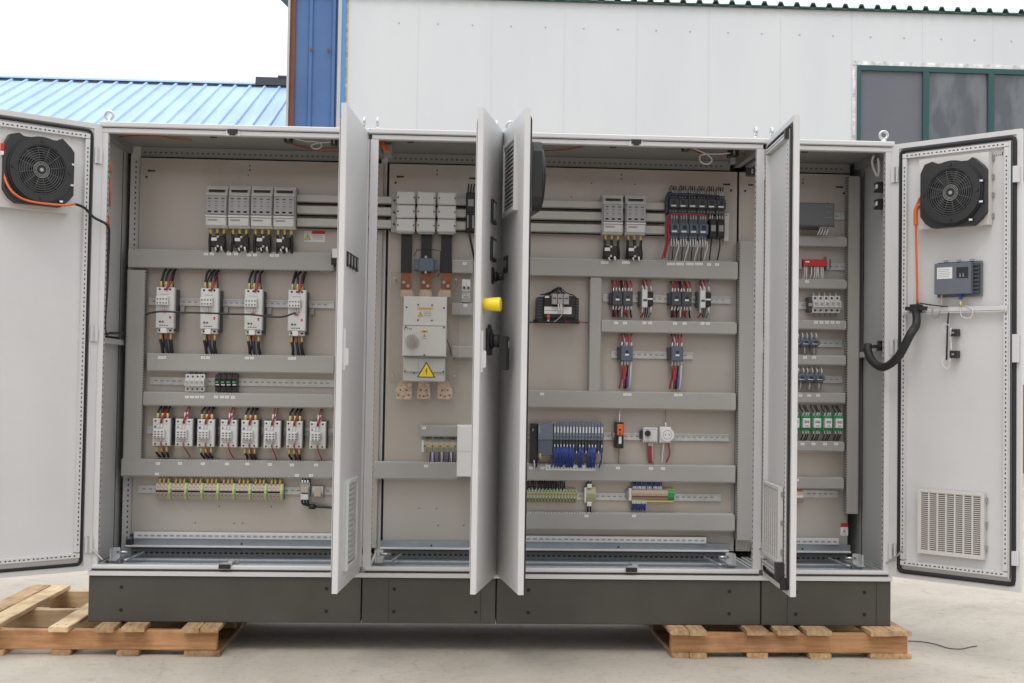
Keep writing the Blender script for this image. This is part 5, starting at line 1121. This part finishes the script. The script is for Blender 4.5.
# lower terminal row
o, w, h = comp('terminal_strip', 521, 489.5, 577, 502, .05, 'low green and yellow flecked terminal strip at the bottom left of the third cabinet', 'terminal strip')
n = 36
for i in range(n):
    m = MB(); u = -w/2+(i+.5)*w/n; hw = w/n/2-.0006; m.prism([(0, -.004), (0, h+.004), (-.03, h+.004), (-.05, h*.7), (-.05, h*.3), (-.03, -.004)], u-hw, u+hw, 'x', 'terminal_tan')
    for j in range(4): m.box(u-hw*.7, u+hw*.7, -.0512 if .3 < (j+.5)/4 < .7 else -.047, -.04, h*(.08+.25*j), h*(.17+.25*j), ('ink', 'green', 'ferrule', 'label')[(i*2+j*3) % 4])
    m.build('terminal', o)
for i in range(22):
    u = -w/2+.03+i*.0085; wire(o, [(u, -.035, h-.002), (u+rj(.003), -.04, h+.018), (u+rj(.004), -.03, h+.042)], .0034, 'wire_black'); 
    if i % 2: ferr(o, u, -.037, h-.004, h+.010, .003, 'label', 'wire_marker')
o, w, h = comp('fieldbus_module', 584.5, 487, 596, 503.5, .06, 'pale module with white plugs above and below on the lowest rail', 'module')
m = MB(); m.prism([(0, 0), (0, h), (-.04, h), (-.055, h*.62), (-.055, h*.38), (-.04, 0)], -w/2+.008, w/2, 'x', 'terminal_tan'); m.cbox(-w/2, -w/2+.008, -.06, 0, h*.05, h*.95, 'label', .002); m.box(-w*.2, w*.4, -.0562, -.055, h*.44, h*.56, 'comp_mid'); m.build('body', o)
for z0, z1, z2 in ((h-.006, h+.014, h+.045), (.006, -.014, -.045)):
    m = MB(); m.cbox(-.014, .008, -.055, -.03, min(z0, z1), max(z0, z1), 'label', .002); m.build('plug', o)
    for s in (-.009, .004): wire(o, [(s, -.04, z1), (s+.001, -.035, (z1+z2)/2), (s+.002, -.02, z2)], .004, Wb)
o, w, h = comp('terminal_strip', 632, 489.5, 674.5, 500.5, .05, 'brown terminal strip with green end block and blue wires on the lowest rail', 'terminal strip')
n = 26
for i in range(n):
    m = MB(); u = -w/2+(i+.5)*w/n; hw = w/n/2-.0005; gr = i > 21; m.prism([(0, -.004), (0, h+.004), (-.035, h+.004), (-.05, h*.7), (-.05, h*.3), (-.035, -.004)], u-hw, u+hw, 'x', 'green' if gr else 'terminal')
    m.box(u-hw, u+hw, -.0515, -.049, h*.60, h*.67, 'ferrule' if not gr else 'green'); m.box(u-hw, u+hw, -.0515, -.049, h*.3, h*.42, 'rust' if not gr else 'green'); m.box(u-hw, u+hw, -.044, -.034, h*1.0, h*1.06, 'yellow' if gr else 'comp_mid'); m.box(u-hw, u+hw, -.044, -.034, -.0, -.008, 'ferrule'); m.build('terminal', o)
m = MB(); m.cbox(-w/2-.016, -w/2-.002, -.055, 0, -.002, h+.004, 'comp', .002); m.cbox(-w/2-.024, -w/2-.016, -.03, 0, h*.1, h*.9, 'comp_mid', .002); m.build('end_clamp', o)
for i in range(20):
    u = -w/2+.006+i*.0072
    if i in (9, 13): continue
    wire(o, [(u, -.04, h+.012), (u+rj(.003), -.038, h+.028), (u+rj(.004), -.02, h+.05)], .0032, 'wire_blue'); wire(o, [(u, -.04, h-.002), (u+rj(.002), -.044, h+.014)], .0028, Ww, name='wire_marker')
for i in range(9):
    u = -w/2+.006+i*.0078; wire(o, [(u, -.04, -.014), (u+rj(.003), -.038, -.028), (u+rj(.004), -.02, -.05)], .0036, 'wire_blue'); wire(o, [(u, -.04, .002), (u+rj(.002), -.044, -.018)], .0030, Ww, name='wire_marker')
# ================= bay 4
o, w, h = comp('power_supply', 772, 202.5, 834.5, 226.5, .13, 'dark grey power supply at the top of the rightmost cabinet', 'power supply')
m = MB(); m.cbox(-w/2, w/2, -.13, 0, 0, h, 'psu', .004); m.box(-w/2, w/2, -.132, -.13, .002, .008, 'anthracite')
for k in range(3): m.box(w/2-.045, w/2-.012, -.1306, -.13, h*(.4+.22*k), h*(.415+.22*k), 'inkgrey')
m.build('housing', o); m = MB()
for k in range(5): m.box(w/2-.07+k*.013, w/2-.06+k*.013, -.128, -.11, -.008, .004, 'inkgrey')
m.build('terminal', o)
for k in range(4): wire(o, [(w/2-.066+k*.013, -.12, -.004), (w/2-.07+k*.013, -.118, -.02), (w/2-.076+k*.014, -.11, -.035)], .0026, Ww)
o, w, h = comp('red_terminal_strip', 803.5, 259.5, 827, 266.5, .06, 'bright red terminal strip with white wires hanging below in the rightmost cabinet', 'terminal strip')
m = MB(); m.cbox(-w/2, w/2, -.06, 0, 0, h, 'red', .003); m.box(-w/2+.01, -w/2+.03, -.0608, -.06, h*.55, h*.75, 'label'); m.box(-w/2, w/2, -.061, -.06, .0, .004, 'ink'); m.build('body', o)
for s in (-1, 1): m = MB(); u = s*(w/2+.010); m.cbox(u-.008, u+.008, -.045, 0, -.014, h+.018, 'comp_mid', .003); m.cbox(u+s*.012-.004, u+s*.012+.004, -.035, 0, -.006, h+.008, 'anthracite', .002); m.build('end_clamp', o)
for k in (0, .6, 2, 3, 3.7, 4.2, 5, 5.6): u = -w/2+.008+k*.016; wire(o, [(u, -.055, .004), (u+rj(.002), -.06, -.03), (u+rj(.003), -.05, -.055), (u+rj(.003), -.03, -.068)], .003, Ww)
g = 'white miniature breakers in the rightmost cabinet'
b4 = mcb((813.5, 295.5, 819, 312.5), 'white miniature breaker, first from the left of five in the rightmost cabinet', g)
for k in range(1, 5): clone(b4, cloc(813.5+k*5.6, 295.6, 819+k*5.6, 312.6, .075), 'white miniature breaker, %s from the left of five in the rightmost cabinet' % ORD[k])
m = MB(); o, w, h = comp('end_clamp', 809, 297, 813.3, 312, .06, 'dark end clamp left of the white miniature breakers in the rightmost cabinet', 'end clamp'); m.cbox(-w/2, w/2, -.05, 0, 0, h, 'anthracite', .003); m.box(-w/2, w/2, -.055, -.05, h*.4, h*.6, 'comp_mid'); m.build('body', o)
for (row, y0, y1, xs_, gl, nm_) in (('upper', 338, 347, (793, 802, 811.2), 'contactors in the upper row of the rightmost cabinet', ('left', 'middle', 'right')), ('lower', 373, 383, (798, 807, 816.3), 'contactors in the lower row of the rightmost cabinet', ('left', 'middle', 'right'))):
    oo = None
    for k, x0 in enumerate(xs_):
        lab = 'small dark blue contactor, %s of three in the %s row of the rightmost cabinet' % (nm_[k], row)
        if oo is None:
            oo, w, h = pole3((x0, y0, x0+8.8, y1), .08, lab, 'contactor', 'contactor', gl, 'blue_grey')
            for j in (-1, 0, 1):
                wire(oo, [(j*.012, -.05, h-.002), (j*.012+rj(.002), -.055, h+.012), (j*.012+rj(.003), -.04, h+.028)], .0030, Ww if j else Gg)
                wire(oo, [(j*.012, -.05, .002), (j*.012+rj(.002), -.055, -.012), (j*.012+rj(.003), -.04, -.030)], .0028, Gg if j else Ww)
        else: clone(oo, cloc(x0, y0+.1*k, x0+8.8, y1+.1*k, .08), lab)
g = 'green relays in the rightmost cabinet'; oo = None
for k in range(5):
    x0 = 791+k*10.9; lab = 'bright green relay, %s from the left of five in the rightmost cabinet' % ORD[k]
    if oo is None:
        oo, w, h = comp('green_relay', x0, 415, x0+10.2, 431, .08, lab, 'relay', g); x = w/2
        m = MB(); m.cbox(-x, x, -.05, 0, 0, h, 'green', .003); m.cbox(-x+.002, x-.002, -.06, -.05, h*.82, h*.98, 'green', .002); m.cbox(-x+.002, x-.002, -.06, -.05, h*.02, h*.18, 'green', .002)
        for j in range(3):
            for z in (h*.9, h*.1): m.cyl((-x*.6+j*x*.6, -.061, z), (-x*.6+j*x*.6, -.06, z), .003, 'ink', 8)
        m.build('base', oo); m = MB(); m.cbox(-x*.72, x*.72, -.08, -.05, h*.2, h*.8, 'white_plastic', .004); m.box(-x*.5, x*.45, -.0808, -.08, h*.5, h*.66, 'comp_mid'); m.box(-x*.3, x*.3, -.0808, -.08, h*.3, h*.36, 'inkgrey'); m.build('relay_cube', oo)
        for j in (-1, .2, 1):
            wire(oo, [(j*.013, -.05, h-.004), (j*.013+.003, -.055, h+.014)], .0034, Ww, name='wire_marker'); wire(oo, [(j*.013+.002, -.055, h+.012), (j*.013-.006+rj(.006), -.05, h+.030), (j*.013-.010, -.03, h+.046)], .003, Wb)
            wire(oo, [(j*.013, -.05, .004), (j*.013+.001, -.055, -.014)], .0034, Ww, name='wire_marker'); wire(oo, [(j*.013+.001, -.055, -.012), (j*.012-.003, -.05, -.03), (j*.012-.005, -.03, -.046)], .003, Wb)
    else: clone(oo, cloc(x0, 415+.1*k, x0+10.2, 431+.1*k, .08), lab)
o, w, h = comp('terminal_block', 793, 489.5, 804, 503.5, .06, 'short tan terminal block with a red top at the foot of the rightmost cabinet', 'terminal block')
m = MB(); m.prism([(0, 0), (0, h), (-.04, h), (-.06, h*.62), (-.06, h*.38), (-.04, 0)], -w/2, w/2, 'x', 'terminal'); m.box(-w*.4, w*.4, -.0615, -.055, h*.42, h*.58, 'label'); m.build('body', o); m = MB(); m.cbox(-w*.1, w*.3, -.055, -.03, h*.95, h*1.12, 'red', .002); m.build('plug', o)
for k in range(3): wire(o, [(-.012+k*.012, -.04, h), (-.012+k*.012, -.04, h+.012)], .003, Ww)
# ------------------------------------------------------------------ pallets
def plank(root, name, x0, x1, y0, y1, z0, z1, mt, along):
    L = (x1-x0) if along == 'x' else (y1-y0); n = 14; m = MB(); cs = .003
    for i in range(n+1):
        t = i/n; d1, d2, d3, d4 = [rj(.0018) for _ in range(4)]
        if along == 'x':
            X = x0+L*t; prof = [(y0+cs+d1, z0), (y1-cs, z0), (y1, z0+cs), (y1, z1-cs), (y1-cs+d2, z1+d3*.3), (y0+cs, z1+d3*.3), (y0+d4*.5, z1-cs), (y0+d4*.5, z0+cs)]; m.v += [(X, a, b) for a, b in prof]
        else:
            Y = y0+L*t; prof = [(x0+cs+d1, z0), (x1-cs, z0), (x1+d2, z0+cs), (x1+d2, z1-cs), (x1-cs, z1+d3*.3), (x0+cs, z1+d3*.3), (x0+d4, z1-cs), (x0+d4, z0+cs)]; m.v += [(a, Y, b) for a, b in prof]
    for i in range(n):
        for j in range(8): k = (j+1) % 8; f = [i*8+j, i*8+k, (i+1)*8+k, (i+1)*8+j]; m.face(f if along == 'x' else f[::-1], mt)
    m.face(list(range(8)), mt); m.face([n*8+j for j in range(8)][::-1], mt)
    # object coordinates along the grain: rotate boards that run in Y
    if along == 'y':
        for yy in (y0+.045, y0+.062):
            for q in (.28, .72): xq = x0+(x1-x0)*q; m.cyl((xq, yy, z1+.0012), (xq, yy, z1-.002), .0028, 'rust', 6)
        m.v = [(y, -x, z) for x, y, z in m.v]; o = m.build(name, root); o.rotation_euler = (0, 0, R(90)); return o
    return m.build(name, root)
def pallet(x_off, label, top, bot, sx0, sx1, y_back, pale=()):
    root = empty('wooden_pallet', (x_off, 0, 0), label, 'pallet', 'wooden pallets carrying the cabinets')
    for k, yy in enumerate((-.075, .42, .96)): plank(root, 'stringer', sx0-x_off, sx1-x_off, yy, yy+.045, .0235, .1080, 'wood_stringer' if k == 0 else 'wood_pale', 'x')
    for k, (a, b) in enumerate(top): plank(root, 'deck_board', a-x_off, b-x_off, -.125+rj(.010), y_back[k], .1085, .1300, 'wood_pale' if k in pale else 'wood_board', 'y')
    for (a, b) in bot: plank(root, 'bottom_board', a-x_off, b-x_off, -.09+rj(.01), y_back[0]-.02, .001, .0235, 'wood_board', 'y')
    return root
def fx(px, py, z):
    P = atz(px, py, z); return P.x
def fX(px, py, Y): return at(px, py, Y).x
T = lambda a, b: (fX(a, 628, -.1), fX(b, 628, -.1)); Bt = lambda a, b: (fX(a, 650, -.09), fX(b, 650, -.09))
pallet(-.4, 'orange brown wooden pallet under the left end, jutting out to the left', [T(-50, -28), T(-26, -4), T(50, 70), T(96, 115), T(122, 145), T(183, 200.5), T(201, 219)], [Bt(-25, 4), Bt(50, 70), Bt(117, 139), Bt(184, 220)], fX(-50, 635, -.07), fX(217, 635, -.07), [1.02]*7, pale=(2, 1))
pallet(3.0, 'wooden pallet under the right end of the cabinets', [T(670, 688), T(688.6, 706), T(746, 768), T(777, 799), T(806, 831), T(869, 890), T(890.6, 910)], [Bt(672, 689), Bt(690, 707), Bt(748, 769), Bt(810, 831), Bt(871, 912)], fX(671, 645, -.07), fX(907, 645, -.07), [.82]*7)
P = [atz(x, y, .004) for x, y in ((908, 641), (920, 641.5), (935, 644), (948, 648), (960, 649), (970, 647), (977, 646))]
loose('ground_wire', P, .0022, 'black', 'thin black wire lying curled on the concrete right of the right pallet', 'wire')
# ------------------------------------------------------------------ unseen hall added behind the camera to warm reflections and block low sky
hb = empty('added_brick_hall', (0, -24, 0), 'unseen brown brick hall added behind the camera for its reflection', 'building')
m = MB(); m.box(-22, 24, -8, 0, 0, 6.5, 'added_hall_brick'); m.build('wall', hb)
m = MB(); m.prism([(-9, 6.5), (.6, 6.5), (-4, 8.2)], -22.4, 24.4, 'x', 'rust'); m.build('roof', hb)
for k in range(8):
    m = MB(); m.box(-19+k*5.4, -16.5+k*5.4, 0, .04, 1.2, 4.4, 'window_screen'); m.box(-19.1+k*5.4, -16.4+k*5.4, 0, .09, 1.1, 1.2, 'mortar'); m.build('window', hb)
# ------------------------------------------------------------------ light
w_ = bpy.data.worlds.new('World'); S.world = w_; w_.use_nodes = True; nt = w_.node_tree; N = nt.nodes; L = nt.links
bg = N['Background']; sky = N.new('ShaderNodeTexSky'); sky.sky_type = 'NISHITA'; sky.sun_disc = False; EL, AZ = 58, 200
sky.sun_elevation = R(EL); sky.sun_rotation = R(AZ)
# overcast cloud layer: brighter overhead than at the horizon
tcw = N.new('ShaderNodeTexCoord'); sx = N.new('ShaderNodeSeparateXYZ'); L.new(tcw.outputs['Generated'], sx.inputs[0])
mr = N.new('ShaderNodeMapRange'); mr.inputs[1].default_value = 0; mr.inputs[2].default_value = 1; mr.inputs[3].default_value = 7.8; mr.inputs[4].default_value = 16.5; L.new(sx.outputs[2], mr.inputs[0])
cw = N.new('ShaderNodeVectorMath'); cw.operation = 'SCALE'; cw.inputs[0].default_value = (.975, 1.0, 1.02); L.new(mr.outputs[0], cw.inputs['Scale'])
mx = N.new('ShaderNodeMix'); mx.data_type = 'RGBA'; mx.inputs[0].default_value = .9; L.new(sky.outputs[0], mx.inputs[6]); L.new(cw.outputs[0], mx.inputs[7])
L.new(mx.outputs[2], bg.inputs[0]); bg.inputs[1].default_value = .12
sd = bpy.data.lights.new('sun', 'SUN'); sd.energy = .8; sd.angle = R(22); sd.color = (1, .955, .90); so = bpy.data.objects.new('sun', sd); COL.objects.link(so)
# direction towards the sun: azimuth measured like the sky texture (rotation clockwise from +Y)
dv = Vector((math.sin(R(AZ))*math.cos(R(EL)), math.cos(R(AZ))*math.cos(R(EL)), math.sin(R(EL))))
so.rotation_euler = dv.to_track_quat('Z', 'Y').to_euler()
S.view_settings.view_transform = 'Standard'; S.view_settings.look = 'None'; S.view_settings.exposure = .10; S.view_settings.gamma = 1
S.render.engine = 'CYCLES'; S.cycles.use_denoising = True
S.render.resolution_x = 1024; S.render.resolution_y = 683
